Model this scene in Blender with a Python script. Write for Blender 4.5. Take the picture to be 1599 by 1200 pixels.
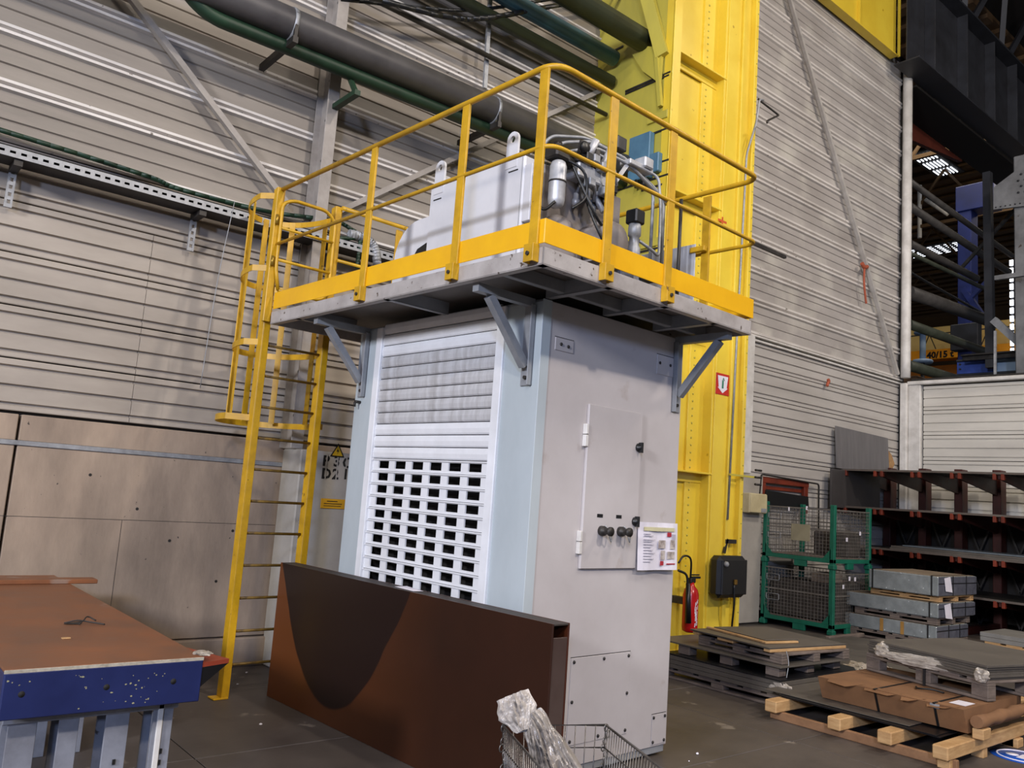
import bpy, math, random
from mathutils import Vector, Matrix, noise
PI = math.pi
rnd = random.Random(7)
scene = bpy.context.scene
COL = scene.collection
for o in list(bpy.data.objects):
    bpy.data.objects.remove(o)

# ------------------------------------------------------------ camera
F = 1292.0
PIT, ROL, YAW, BR = math.radians(7.656), math.radians(4.128), math.radians(50.467), math.radians(2.888)
CAM = Vector((0, 0, 1.7))
fw = Vector((math.cos(YAW)*math.cos(PIT), math.sin(YAW)*math.cos(PIT), math.sin(PIT)))
rt0 = Vector((math.sin(YAW), -math.cos(YAW), 0))
up0 = rt0.cross(fw)
RT = math.cos(ROL)*rt0 + math.sin(ROL)*up0
UP = -math.sin(ROL)*rt0 + math.cos(ROL)*up0
cam_data = bpy.data.cameras.new('camera')
cam = bpy.data.objects.new('camera', cam_data)
COL.objects.link(cam)
m = Matrix((RT, UP, -fw)).transposed().to_4x4()
m.translation = CAM
cam.matrix_world = m
cam_data.sensor_width = 36
cam_data.lens = F/1599*36
cam_data.clip_end = 300
scene.camera = cam

# ------------------------------------------------------------ world, lamps, exposure
world = bpy.data.worlds.new('world'); scene.world = world
world.use_nodes = True
world.node_tree.nodes['Background'].inputs[0].default_value = (0.80, 0.86, 1.0, 1)
world.node_tree.nodes['Background'].inputs[1].default_value = 0.12
scene.view_settings.view_transform = 'Standard'
scene.view_settings.look = 'None'
scene.view_settings.gamma = 1
scene.view_settings.use_curve_mapping = False
scene.view_settings.exposure = -0.07

def area(name, loc, target, sx, sy, power, color, spread=180):
    l = bpy.data.lights.new(name, 'AREA'); l.shape = 'RECTANGLE'
    l.size = sx; l.size_y = sy; l.energy = power; l.color = color; l.spread = math.radians(spread)
    o = bpy.data.objects.new(name, l); COL.objects.link(o)
    o.location = loc
    o.rotation_euler = (Vector(target)-Vector(loc)).to_track_quat('-Z', 'Y').to_euler()
    return o
# high-bay lamps of the hall (warm), daylight from the gate behind the camera (cool), roof lights; one added fill from the -X side
WARM = (1.0, 0.89, 0.78); COOL = (0.46, 0.60, 1.0)
area('hall_lamp', (-6, -7, 10.5), (4, 5, 1), 0.8, 0.8, 700, WARM)
area('hall_lamp', (5.5, -8, 11), (7, 5, 2), 0.5, 0.5, 980, WARM)
area('hall_lamp', (1, -1, 12), (3, 5, 0), 1.0, 1.0, 260, WARM)
area('hall_lamp', (13, -2, 12), (13, 5, 0), 1.2, 1.2, 620, WARM)
area('gate_and_fill_light', (-9, -9, 6.0), (4, 4, 2.4), 1.2, 1.2, 1150, COOL)
area('gate_and_fill_light', (-13, -1.5, 6.6), (4, 4, 2.4), 1.6, 1.6, 2150, (0.95, 0.95, 1.0))  # fill light added to lift the faces turned toward -X
area('roof_light', (4, -3, 13.5), (4, -1, 0), 16, 3, 170, (0.9, 0.94, 1.0))
area('roof_light', (26, 9, 12.8), (27, 12, 0), 8, 5, 420, (1.0, 0.90, 0.76))

# ------------------------------------------------------------ helpers
def ray(px, py):
    return ((px-799.5)/F)*RT - ((py-600)/F)*UP + fw
def onplane(px, py, n, c):
    d = ray(px, py); return CAM + d*((c - n.dot(CAM))/n.dot(d))
EX = Vector((math.cos(BR), math.sin(BR), 0)); EY = Vector((-math.sin(BR), math.cos(BR), 0)); EZ = Vector((0, 0, 1))
def wX(px, py, c): return onplane(px, py, Vector((1, 0, 0)), c)      # world planes
def wY(px, py, c): return onplane(px, py, Vector((0, 1, 0)), c)
def wZ(px, py, c=0): return onplane(px, py, EZ, c)
def tob(p): return Vector((p.dot(EX), p.dot(EY), p.z))              # into the booth's own axes
def bX(px, py, c): return tob(onplane(px, py, EX, c))
def bY(px, py, c): return tob(onplane(px, py, EY, c))

def srgb(h):
    if isinstance(h, str):
        h = tuple(int(h[i:i+2], 16) for i in (0, 2, 4))
    return tuple(((c/255)/12.92 if c/255 <= 0.04045 else ((c/255+0.055)/1.055)**2.4) for c in h) + (1,)

MATS = {}
def mat(name, col, rough=0.5, metal=0.0, col2=None, scale=3.0, amt=0.5, stretch=(1, 1, 1), bump=0.0, bscale=30.0,
        spots=None, spot_scale=14.0, spot_thr=0.68, spot_soft=0.04, rvar=0.12, coord='Object', alpha=None, emit=None, estr=1.0, trans=0.0):
    """procedural paint / metal / wood: base colour, second colour by noise, optional spots of wear, fine bump"""
    if name in MATS: return MATS[name]
    mt = bpy.data.materials.new(name); mt.use_nodes = True
    nt = mt.node_tree; N = nt.nodes; L = nt.links
    b = N['Principled BSDF']
    b.inputs['Roughness'].default_value = rough; b.inputs['Metallic'].default_value = metal
    tc = N.new('ShaderNodeTexCoord'); mp = N.new('ShaderNodeMapping')
    mp.inputs['Scale'].default_value = stretch
    oi = N.new('ShaderNodeObjectInfo')
    L.new(tc.outputs[coord], mp.inputs[0])
    nz = N.new('ShaderNodeTexNoise'); nz.inputs['Scale'].default_value = scale; nz.inputs['Detail'].default_value = 6
    nz.inputs['Roughness'].default_value = 0.65
    L.new(mp.outputs[0], nz.inputs['Vector'])
    c1 = srgb(col); c2 = srgb(col2) if col2 else tuple(c*0.72 for c in c1[:3])+(1,)
    rp = N.new('ShaderNodeValToRGB')
    rp.color_ramp.elements[0].position = 0.5-0.22*amt-0.05; rp.color_ramp.elements[1].position = 0.5+0.22
    rp.color_ramp.elements[0].color = c2; rp.color_ramp.elements[1].color = c1
    L.new(nz.outputs[0], rp.inputs[0])
    out = rp.outputs[0]
    if spots:
        n2 = N.new('ShaderNodeTexNoise'); n2.inputs['Scale'].default_value = spot_scale; n2.inputs['Detail'].default_value = 4
        L.new(tc.outputs[coord], n2.inputs['Vector'])
        r2 = N.new('ShaderNodeValToRGB'); r2.color_ramp.elements[0].position = spot_thr; r2.color_ramp.elements[1].position = min(1, spot_thr+spot_soft)
        L.new(n2.outputs[0], r2.inputs[0])
        mx = N.new('ShaderNodeMix'); mx.data_type = 'RGBA'
        L.new(r2.outputs[0], mx.inputs['Factor']); L.new(out, mx.inputs[6]); mx.inputs[7].default_value = srgb(spots)
        out = mx.outputs[2]
    L.new(out, b.inputs['Base Color'])
    mr = N.new('ShaderNodeMapRange'); mr.inputs[3].default_value = max(0, rough-rvar); mr.inputs[4].default_value = min(1, rough+rvar)
    L.new(nz.outputs[0], mr.inputs[0]); L.new(mr.outputs[0], b.inputs['Roughness'])
    if bump:
        n3 = N.new('ShaderNodeTexNoise'); n3.inputs['Scale'].default_value = bscale; n3.inputs['Detail'].default_value = 4
        L.new(mp.outputs[0], n3.inputs['Vector'])
        bp = N.new('ShaderNodeBump'); bp.inputs['Strength'].default_value = bump; bp.inputs['Distance'].default_value = 0.01
        L.new(n3.outputs[0], bp.inputs['Height']); L.new(bp.outputs[0], b.inputs['Normal'])
    if emit:
        b.inputs['Emission Color'].default_value = srgb(emit); b.inputs['Emission Strength'].default_value = estr
    if trans:
        b.inputs['Transmission Weight'].default_value = trans
    if alpha is not None:
        b.inputs['Alpha'].default_value = alpha
    MATS[name] = mt
    return mt

class MB:
    """collects shapes; part() links them as ONE mesh object"""
    def __init__(s): s.v = []; s.f = []; s.sm = []
    def add(s, vs, fs, smooth=False):
        n = len(s.v); s.v += [Vector(v) for v in vs]
        s.f += [tuple(i+n for i in f) for f in fs]; s.sm += [smooth]*len(fs)
        return s
    def box(s, x0, y0, z0, x1, y1, z1):
        x0, x1 = min(x0, x1), max(x0, x1); y0, y1 = min(y0, y1), max(y0, y1); z0, z1 = min(z0, z1), max(z0, z1)
        vs = [(x0,y0,z0),(x1,y0,z0),(x1,y1,z0),(x0,y1,z0),(x0,y0,z1),(x1,y0,z1),(x1,y1,z1),(x0,y1,z1)]
        return s.add(vs, [(3,2,1,0),(4,5,6,7),(0,1,5,4),(1,2,6,5),(2,3,7,6),(3,0,4,7)])
    def bbox(s, x0, y0, z0, x1, y1, z1, b=0.01):
        """box with chamfered edges"""
        x0, x1 = min(x0, x1), max(x0, x1); y0, y1 = min(y0, y1), max(y0, y1); z0, z1 = min(z0, z1), max(z0, z1)
        b = min(b, (x1-x0)*.45, (y1-y0)*.45, (z1-z0)*.45)
        X = (x0, x1); Y = (y0, y1); Z = (z0, z1); sg = (1, -1)
        vs = []; ix = {}
        for i in (0, 1):
            for j in (0, 1):
                for k in (0, 1):
                    for a in range(3):
                        p = [X[i]+sg[i]*b, Y[j]+sg[j]*b, Z[k]+sg[k]*b]
                        p[a] = (X[i], Y[j], Z[k])[a]
                        ix[i, j, k, a] = len(vs); vs.append(p)
        fs = []
        cyc = [(0,0),(1,0),(1,1),(0,1)]
        for a in range(3):
            for e in (0, 1):
                q = []
                for u, w in cyc:
                    t = [0,0,0]; t[a] = e; t[(a+1)%3] = u; t[(a+2)%3] = w
                    q.append(ix[t[0], t[1], t[2], a])
                fs.append(tuple(q) if e else tuple(q[::-1]))
        for a in range(3):
            a1, a2 = (a+1)%3, (a+2)%3
            for u in (0, 1):
                for w in (0, 1):
                    t0 = [0,0,0]; t0[a1] = u; t0[a2] = w; t1 = list(t0); t1[a] = 1
                    q = [ix[t0[0],t0[1],t0[2],a1], ix[t0[0],t0[1],t0[2],a2], ix[t1[0],t1[1],t1[2],a2], ix[t1[0],t1[1],t1[2],a1]]
                    fs.append(tuple(q) if u == w else tuple(q[::-1]))
        for i in (0, 1):
            for j in (0, 1):
                for k in (0, 1):
                    q = [ix[i,j,k,0], ix[i,j,k,1], ix[i,j,k,2]]
                    fs.append(tuple(q) if (i+j+k) % 2 else tuple(q[::-1]))
        return s.add(vs, fs)
    def prism(s, poly, ax, a0, a1):
        """poly: 2D points in the plane of the other two axes (cyclic order), extruded along axis ax"""
        n = len(poly); vs = []
        for a in (a0, a1):
            for u, w in poly:
                t = [0, 0, 0]; t[ax] = a; t[(ax+1)%3] = u; t[(ax+2)%3] = w; vs.append(t)
        fs = [tuple(range(n))[::-1], tuple(range(n, 2*n))]
        for i in range(n):
            j = (i+1) % n; fs.append((i, j, j+n, i+n))
        return s.add(vs, fs)
    def bar(s, p, q, w, h=None, up=(0, 0, 1), ch=0):
        """rectangular bar from p to q; w across, h along 'up'"""
        p, q = Vector(p), Vector(q); h = h or w
        d = (q-p).normalized(); u = Vector(up)
        if abs(d.dot(u)) > 0.98: u = Vector((1, 0, 0))
        a = d.cross(u).normalized(); c = a.cross(d).normalized()
        vs = []
        for o in (p, q):
            for i, j in ((-1,-1),(1,-1),(1,1),(-1,1)):
                vs.append(o + a*(i*w/2) + c*(j*h/2))
        return s.add(vs, [(0,1,2,3),(7,6,5,4),(0,4,5,1),(1,5,6,2),(2,6,7,3),(3,7,4,0)])
    def tube(s, pts, r, n=10, cap=True, closed=False):
        pts = [Vector(p) for p in pts]; k = len(pts)
        rings = []; prev = None
        for i, p in enumerate(pts):
            if closed: d = (pts[(i+1)%k]-pts[i-1])
            else: d = pts[min(i+1, k-1)]-pts[max(i-1, 0)]
            d.normalize()
            if prev is None:
                a = d.cross(Vector((0, 0, 1)))
                if a.length < 0.05: a = d.cross(Vector((1, 0, 0)))
            else: a = prev - d*prev.dot(d)
            a.normalize(); prev = a; b = d.cross(a)
            rr = r[i] if isinstance(r, (list, tuple)) else r
            rings.append([p + a*(math.cos(2*PI*j/n)*rr) + b*(math.sin(2*PI*j/n)*rr) for j in range(n)])
        vs = [v for g in rings for v in g]; fs = []
        for i in range(k if closed else k-1):
            i2 = (i+1) % k
            for j in range(n):
                j2 = (j+1) % n
                fs.append((i*n+j, i*n+j2, i2*n+j2, i2*n+j))
        s.add(vs, fs, True)
        if cap and not closed:
            m = len(s.v)-len(vs)
            s.f.append(tuple(m+j for j in range(n))[::-1]); s.sm.append(False)
            s.f.append(tuple(m+(k-1)*n+j for j in range(n))); s.sm.append(False)
        return s
    def cyl(s, p, q, r, n=16, r2=None): return s.tube([p, q], [r, r2 if r2 is not None else r], n)
    def lathe(s, c, prof, axis=2, n=20):
        """prof: list of (radius, height) from c along axis"""
        vs = []; fs = []; k = len(prof)
        for r, h in prof:
            for j in range(n):
                t = [0, 0, 0]; t[axis] = h; t[(axis+1)%3] = r*math.cos(2*PI*j/n); t[(axis+2)%3] = r*math.sin(2*PI*j/n)
                vs.append(Vector(c)+Vector(t))
        for i in range(k-1):
            for j in range(n):
                j2 = (j+1) % n; fs.append((i*n+j, i*n+j2, (i+1)*n+j2, (i+1)*n+j))
        fs.append(tuple(range(n))[::-1]); fs.append(tuple((k-1)*n+j for j in range(n)))
        return s.add(vs, fs, True)

def fillet(pts, r=0.05, n=5):
    """round the corners of a polyline"""
    P = [Vector(p) for p in pts]; out = [P[0]]
    for i in range(1, len(P)-1):
        a, b, c = P[i-1], P[i], P[i+1]
        u = (a-b); v = (c-b); k = min(r, u.length*.48, v.length*.48)
        A = b+u.normalized()*k; B = b+v.normalized()*k
        for j in range(n+1):
            t = j/n; out.append(A*(1-t)**2 + b*2*t*(1-t) + B*t*t)
    out.append(P[-1]); return out

def smooth_path(pts, n=6):
    P = [Vector(p) for p in pts]; P = [P[0]*2-P[1]]+P+[P[-1]*2-P[-2]]; out = []
    for i in range(1, len(P)-2):
        for j in range(n):
            t = j/n; a, b, c, d = P[i-1:i+3]
            out.append(0.5*((2*b)+(c-a)*t+(2*a-5*b+4*c-d)*t*t+(3*b-a-3*c+d)*t**3))
    out.append(P[-2]); return out

BASE = {}
def mesh_of(name, mb, material, origin):
    me = bpy.data.meshes.new(name)
    me.from_pydata([v-origin for v in mb.v], [], mb.f)
    if any(mb.sm): me.polygons.foreach_set('use_smooth', mb.sm)
    me.materials.append(material); me.update()
    return me
def thing(name, label, cat, origin, rot=0.0, group=None):
    """Empty at the thing's base. rot: turn of the frame (BR for the booth's axes); origin given in that frame."""
    o = bpy.data.objects.new(name, None); COL.objects.link(o)
    o.empty_display_size = 0.1
    org = Vector(origin)
    o.location = Matrix.Rotation(rot, 3, 'Z') @ org; o.rotation_euler = (0, 0, rot)
    BASE[o.name] = org
    o['label'] = label; o['category'] = cat
    if group: o['group'] = group
    return o
def part(name, mb, material, parent, label=None, kind=None):
    org = BASE[parent.name]
    o = bpy.data.objects.new(name, mesh_of(name, mb, material, org)); COL.objects.link(o)
    o.parent = parent; BASE[o.name] = org
    if label: o['label'] = label
    if kind: o['kind'] = kind
    return o
def piece(name, me, parent, pos, rot=None, scale=None):
    """a part that shares its mesh (built about 0,0,0) with alike pieces; pos in the thing's frame"""
    o = bpy.data.objects.new(name, me); COL.objects.link(o)
    o.parent = parent; o.location = Vector(pos)-BASE[parent.name]
    BASE[o.name] = Vector(pos)
    if rot: o.rotation_euler = rot
    if scale: o.scale = scale
    return o
def solo(name, mb, material, label, cat, origin=None, rot=0.0, group=None, kind=None):
    """a thing that is one mesh"""
    org = Vector(origin) if origin is not None else sum(mb.v, Vector())/len(mb.v)
    o = bpy.data.objects.new(name, mesh_of(name, mb, material, org)); COL.objects.link(o)
    o.location = Matrix.Rotation(rot, 3, 'Z') @ org; o.rotation_euler = (0, 0, rot); BASE[o.name] = org
    o['label'] = label; o['category'] = cat
    if group: o['group'] = group
    if kind: o['kind'] = kind
    return o
def struct(name, mb=None, material=None, label=None, cat='structure'):
    if mb is None:
        o = bpy.data.objects.new(name, None)
    else:
        o = bpy.data.objects.new(name, mesh_of(name, mb, material, Vector()))
    COL.objects.link(o); BASE[o.name] = Vector()
    o['kind'] = 'structure'; o['label'] = label or name; o['category'] = cat
    return o
def text_mb(txt, size, origin, right, up, depth=0.002, bold=0.0, align='LEFT'):
    cu = bpy.data.curves.new('t', 'FONT'); cu.body = txt; cu.size = size; cu.extrude = depth; cu.offset = bold
    cu.align_x = align; cu.resolution_u = 2
    ob = bpy.data.objects.new('t', cu); COL.objects.link(ob)
    me = bpy.data.meshes.new_from_object(ob.evaluated_get(bpy.context.evaluated_depsgraph_get()))
    r, u = Vector(right).normalized(), Vector(up).normalized(); n = r.cross(u)
    mb = MB(); mb.add([Vector(origin)+r*v.co.x+u*v.co.y+n*v.co.z for v in me.vertices], [tuple(p.vertices) for p in me.polygons])
    bpy.data.objects.remove(ob); bpy.data.curves.remove(cu); bpy.data.meshes.remove(me)
    return mb
# ------------------------------------------------------------ materials
M_floor = mat('floor_slab', '5a524c', 0.55, col2='3d3734', scale=1.6, amt=1, bump=0.25, bscale=9, spots='7b7268', spot_scale=3.5, spot_thr=0.66, coord='Object')
M_conc = mat('concrete', 'a89582', 0.85, col2='675a4f', scale=1.7, amt=1.5, stretch=(1.5, 1, .55), bump=0.35, bscale=14, spots='463f39', spot_scale=26, spot_thr=0.72, spot_soft=.02)
M_conc2 = mat('concrete_pale', 'aaa49b', 0.8, col2='8f8a82', scale=2, amt=1, bump=0.2, bscale=20)
M_clad = mat('cladding_sheet', '9a9186', 0.5, col2='69625a', scale=0.9, amt=1.1, stretch=(0.35, 1, 2.2), bump=0.08, bscale=8)
M_clad_dirty = mat('cladding_sheet_sooty', 'b8b2ad', 0.5, col2='918a84', scale=0.8, amt=1.1, stretch=(0.6, 1, 1.4), spots='d6d2c6', spot_scale=1.3, spot_thr=0.50, spot_soft=.35, bump=0.05)
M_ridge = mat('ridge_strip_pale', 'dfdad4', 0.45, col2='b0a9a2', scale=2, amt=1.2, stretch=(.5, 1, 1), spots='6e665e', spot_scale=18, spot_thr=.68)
M_clad_pale = mat('cladding_sheet_pale', 'dad6cc', 0.5, col2='bdb8af', scale=1.0, amt=1, stretch=(1, 0.5, 2))
def perforated():
    mt = mat('perforated_sheet', 'b2a89c', 0.5, col2='81786d', scale=0.8, amt=1.1, stretch=(0.4, 1, 1.6)).copy()
    nt = mt.node_tree; N = nt.nodes; L = nt.links; b = N['Principled BSDF']
    tc = N.new('ShaderNodeTexCoord'); mp = N.new('ShaderNodeMapping'); mp.inputs['Scale'].default_value = (70, 1, 70)
    vo = N.new('ShaderNodeTexVoronoi'); vo.inputs['Scale'].default_value = 1.0; vo.inputs['Randomness'].default_value = 0.0
    L.new(tc.outputs['Object'], mp.inputs[0]); L.new(mp.outputs[0], vo.inputs['Vector'])
    rp = N.new('ShaderNodeValToRGB'); rp.color_ramp.elements[0].position = 0.24; rp.color_ramp.elements[1].position = 0.36
    L.new(vo.outputs['Distance'], rp.inputs[0])
    mx = N.new('ShaderNodeMix'); mx.data_type = 'RGBA'
    old = b.inputs['Base Color'].links[0].from_socket
    mx.inputs[6].default_value = srgb('2e2a27'); L.new(rp.outputs[0], mx.inputs['Factor']); L.new(old, mx.inputs[7])
    L.new(mx.outputs[2], b.inputs['Base Color'])
    return mt
M_perf = perforated()
M_clad_back = mat('cladding_sheet_back', 'c6c1bb', 0.5, col2='a09a93', scale=0.9, amt=1.1, stretch=(0.35, 1, 2.2))
M_white_trim = mat('white_trim', 'e4e1dc', 0.45, col2='c4c0ba', scale=4)
M_yellow = mat('yellow_column_paint', 'ecd044', 0.32, col2='dcb934', scale=1.3, amt=0.9, spots='b08a14', spot_scale=6, spot_thr=0.72)
M_yellow_dull = mat('yellow_dull_paint', 'c6b848', 0.5, col2='a49a48', scale=2, amt=1.2, stretch=(1, 1, .3))
M_ylw = mat('yellow_rail_paint', 'd4a416', 0.45, col2='a67e12', scale=7, amt=1.1, spots='6b4c16', spot_scale=16, spot_thr=0.70)
M_ylw2 = mat('yellow_toe_board', 'f0b80c', 0.35, col2='dca10b', scale=2, amt=1, spots='6e4a10', spot_scale=20, spot_thr=0.76)
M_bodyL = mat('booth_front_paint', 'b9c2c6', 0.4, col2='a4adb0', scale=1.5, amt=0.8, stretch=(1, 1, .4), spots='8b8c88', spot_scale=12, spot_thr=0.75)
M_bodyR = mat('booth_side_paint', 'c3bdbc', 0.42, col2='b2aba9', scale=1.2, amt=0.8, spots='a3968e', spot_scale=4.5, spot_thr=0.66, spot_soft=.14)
M_shut = mat('shutter_white', 'eff0f3', 0.4, col2='d2d2d3', scale=2, amt=1)
M_dark = mat('dark_inside', '171513', 0.8)
M_black = mat('black_plastic', '17181a', 0.4, rvar=.05)
M_gry = mat('bracket_grey', '96989b', 0.45, col2='7f8184', scale=6)
M_fascia = mat('fascia_grey', 'b6b0ac', 0.5, col2='918a85', scale=5, amt=1, spots='4b3e33', spot_scale=22, spot_thr=0.66)
M_under = mat('deck_underside', '78726d', 0.6, col2='5a5551', scale=3)
M_steel = mat('zinc_steel', 'a9abae', 0.48, 0.35, col2='85878a', scale=12)
M_steel_dk = mat('dark_steel', '45423f', 0.5, 0.5, col2='2f2c2a', scale=8)
M_pipe = mat('pipe_grey', '5f5d5e', 0.45, 0.2, col2='464446', scale=3, amt=1)
M_green = mat('pipe_green', '1d3c27', 0.5, col2='12281a', scale=3)
M_green2 = mat('pipe_dark_green', '2f3a2c', 0.5, col2='20281e', scale=3)
M_bluep = mat('pipe_blue', '4b7f9c', 0.4, col2='3a5f78', scale=3)
M_tank = mat('tank_paint', 'd6d6d9', 0.4, col2='c4c4c8', scale=2, amt=.8)
M_tank2 = mat('tank_end_paint', '9b938f', 0.5, col2='7b736f', scale=4)
M_alu = mat('aluminium', 'c8c9cc', 0.42, 0.35, col2='a7a8ab', scale=9)
M_blue = mat('table_blue_paint', '1c2758', 0.4, col2='141c44', scale=3, amt=1, spots='a8a480', spot_scale=11, spot_thr=0.70)
M_rust = mat('rusty_plate', '8a5533', 0.45, 0.1, col2='5a4132', scale=2.6, amt=1.5, spots='8a7263', spot_scale=3, spot_thr=0.66, bump=0.05)
M_white_edge = mat('scuffed_edge', 'c0b9a8', 0.5, col2='8b8374', scale=20)
M_trestle = mat('trestle_grey', '8e919a', 0.45, col2='6e6f76', scale=4, spots='3b3836', spot_scale=9, spot_thr=0.7)
M_wood = mat('pallet_wood_grey', '7e7066', 0.8, col2='574c45', scale=5, stretch=(1, 1, 4), bump=.2)
M_woodn = mat('pallet_wood_new', 'c9a473', 0.7, col2='a98255', scale=6, stretch=(1, 1, 5), bump=.15)
M_sheet = mat('steel_sheet_stack', '6d675f', 0.5, 0.3, col2='544e48', scale=2, amt=1)
M_sheet_dk = mat('dark_steel_sheet', '2c2c2f', 0.35, 0.5, col2='1d1d20', scale=2)
M_card = mat('brown_card', '86603f', 0.8, col2='6b4a30', scale=4, amt=1)
M_wrap = mat('plastic_wrap_grey', '8b9090', 0.22, col2='686d6e', scale=7, amt=1.2, spots='c9cfd0', spot_scale=16, spot_thr=0.68, rvar=.15, bump=.5, bscale=12)
M_wrap_dk = mat('plastic_wrap_dark', '63656e', 0.3, col2='4c4d57', scale=6, bump=.4, bscale=10)
M_film = mat('clear_film', 'b9b0a4', 0.25, col2='8f867b', scale=9, bump=.6, bscale=14)
M_strap = mat('black_strap', '121214', 0.5)
M_crate = mat('crate_green', '177058', 0.45, col2='0f5542', scale=4, amt=1, spots='4b5e52', spot_scale=14, spot_thr=.72)
M_wire = mat('crate_wire', '8a857e', 0.5, 0.2, col2='65605a', scale=8)
M_red = mat('rack_red', '4a1a10', 0.5, col2='33120b', scale=4)
M_redb = mat('rack_orange_red', '7f2f17', 0.5, col2='5c2010', scale=4)
M_redext = mat('extinguisher_red', 'c41a1c', 0.25, rvar=.05)
M_paper = mat('white_paper', 'e6e2ea', 0.7, col2='d8d4de', scale=8, amt=.5)
M_girder = mat('girder_dark', '303238', 0.5, col2='232326', scale=1.5)
M_roof = mat('roof_dark', '1d1712', 0.8, col2='120e0b', scale=.6)
M_hall2 = mat('far_roof_sheet', '6a4f2c', 0.7, col2='4b3720', scale=.5)
M_colblue = mat('column_blue', '1f2f78', 0.5, col2='162253', scale=1)
M_grcol = mat('grey_riveted_steel', '8f9091', 0.5, col2='6b6b6c', scale=2, spots='4a4038', spot_scale=6, spot_thr=.68)
M_orange = mat('crane_orange', 'f0a010', 0.45, col2='d98a0c', scale=1)
M_cream = mat('cream_box', 'cfc39b', 0.5, col2='b7a983', scale=4)
M_text = mat('black_paint', '0e0d0d', 0.6)
M_bag = mat('silvery_plastic', 'b3aba2', 0.28, 0.15, col2='877f78', scale=5, amt=1.1, bump=.8, bscale=22, rvar=.1)
M_basket = mat('basket_wire', '8a8580', 0.35, 0.7, col2='65605b', scale=10)

M_brace = mat('brace_grey', 'a39c95', .5, col2='7d766f', scale=5, amt=1.2)
# ------------------------------------------------------------ setting: floor
WL, WB, WRX = 7.5, 7.8, 16.65      # planes of the walls
floor = struct('floor', MB().box(-3, -6, -0.2, 45, 26, -0.012), M_steel_dk, 'dark worn shop floor of large slabs')
k = 0
slab = {}
for i in range(11):
    for j in range(7):
        x0, y0 = -2.0+i*2.0, -2.6+j*1.55
        if y0 > 7.4: continue
        y1 = min(y0+1.55, 7.52)
        mb = MB().bbox(x0+.004, y0+.004, -0.05, x0+1.996, y1-.004, 0.0-rnd.uniform(0, .002), 0.004)
        part('floor_slab', mb, M_floor, floor)

# cladding: each sheet is a part; profile in (z, depth)
def sheet_profile(P, kind):
    if kind == 'A':      # three narrow grooves
        g = 0.014
        pts = [(0.006, -.004), (0.012, 0)]
        for t in (0.14, 0.48, 0.84):
            pts += [(t*P-g, 0), (t*P-g*.5, -.03), (t*P+g*.5, -.03), (t*P+g, 0)]
        return pts+[(P-.012, 0), (P-.006, -.004)]
    pts = [(0.002, -.004), (.05, .004)]
    for t in (0.38, 0.66):
        pts += [(t*P-.012, .004), (t*P-.003, -.012), (t*P+.003, -.012), (t*P+.012, .004)]
    return pts+[(P-.05, .004), (P-.002, -.004)]
def clad(parent, a0, a1, z0, z1, c, kind, material, along='x', jit=0.0):
    P = z1-z0; pr = sheet_profile(P, kind); mb = MB(); vs = []
    back = -.05
    pr = [(pr[0][0], back)]+pr+[(pr[-1][0], back)]
    n = len(pr)
    for a in (a0, a1):
        for z, d in pr:
            vs.append((a, c-d, z0+z) if along == 'x' else (c-d, a, z0+z))
    fs = []
    for i in range(n):
        j = (i+1) % n; q = (i, i+n, j+n, j); fs.append(q if along == 'x' else q[::-1])
    fs += [tuple(range(n)), tuple(range(n, 2*n))[::-1]]
    mb.add(vs, fs)
    o = part('cladding_sheet', mb, material, parent)
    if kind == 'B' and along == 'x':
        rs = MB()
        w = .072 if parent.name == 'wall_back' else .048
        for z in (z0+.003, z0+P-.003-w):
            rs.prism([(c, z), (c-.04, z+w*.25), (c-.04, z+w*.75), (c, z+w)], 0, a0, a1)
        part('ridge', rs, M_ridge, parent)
    return o
wl = struct('wall_left', MB().box(-4, WL+.06, 0, 8, WL+.3, 13), M_steel_dk, 'hall wall of ribbed metal sheets above a concrete base, left of the yellow column')
P = 0.4165
zs = [2.075+P*i for i in range(5)]
for i in range(4):
    for a0, a1 in ((-3.9, 1.999), (2.003, 3.40), (3.404, 7.4)):
        clad(wl, a0, a1, zs[i], zs[i]+P, WL, 'A', M_perf)
z = zs[-1]
P2 = 0.4535
z = 3.741
while z < 12.5:
    for a0, a1 in ((-3.9, 3.36), (3.364, 7.4)):
        clad(wl, a0, a1, z, z+P2, WL, 'A' if z < 4.1 else 'B', M_clad if z > 3.8 else M_perf)
    z += P2
# concrete base
CP = WL-.03
for a0, a1 in ((-3.9, 1.18), (1.2, 3.42), (3.44, 7.4)):
    for z0, z1 in ((0.26, 1.815), (1.85, 2.055)):
        part('concrete_panel', MB().bbox(a0, CP, z0, a1, CP+.2, z1, .006), M_conc, wl)
part('concrete_kerb', MB().bbox(-3.9, CP-.05, 0, 7.4, CP+.2, .25, .01), M_conc, wl)
part('cover_strip', MB().bbox(-3.9, CP-.012, 1.813, 3.42, CP+.02, 1.852, .004), M_steel, wl, 'thin metal strip along the concrete')
for x, z in ((.9, 1.35), (2.15, 1.36), (2.45, 1.1), (3.0, 1.2), (1.75, 1.62), (2.9, .75)):
    part('tie_hole', MB().cyl((x, CP-.002, z), (x, CP+.01, z), .013, 10), M_steel_dk, wl)
seam = MB()
for a, b in (((2.18, 3.02), (2.22, 2.1)),):
    pass
part('formwork_line', MB().box(-3.9, CP-.0008, 1.262, 3.4, CP+.002, 1.266).box(2.04, CP-.0008, .26, 2.044, CP+.002, 1.26).box(.1, CP-.0008, .912, 1.16, CP+.002, .92), M_steel_dk, wl)
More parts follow.
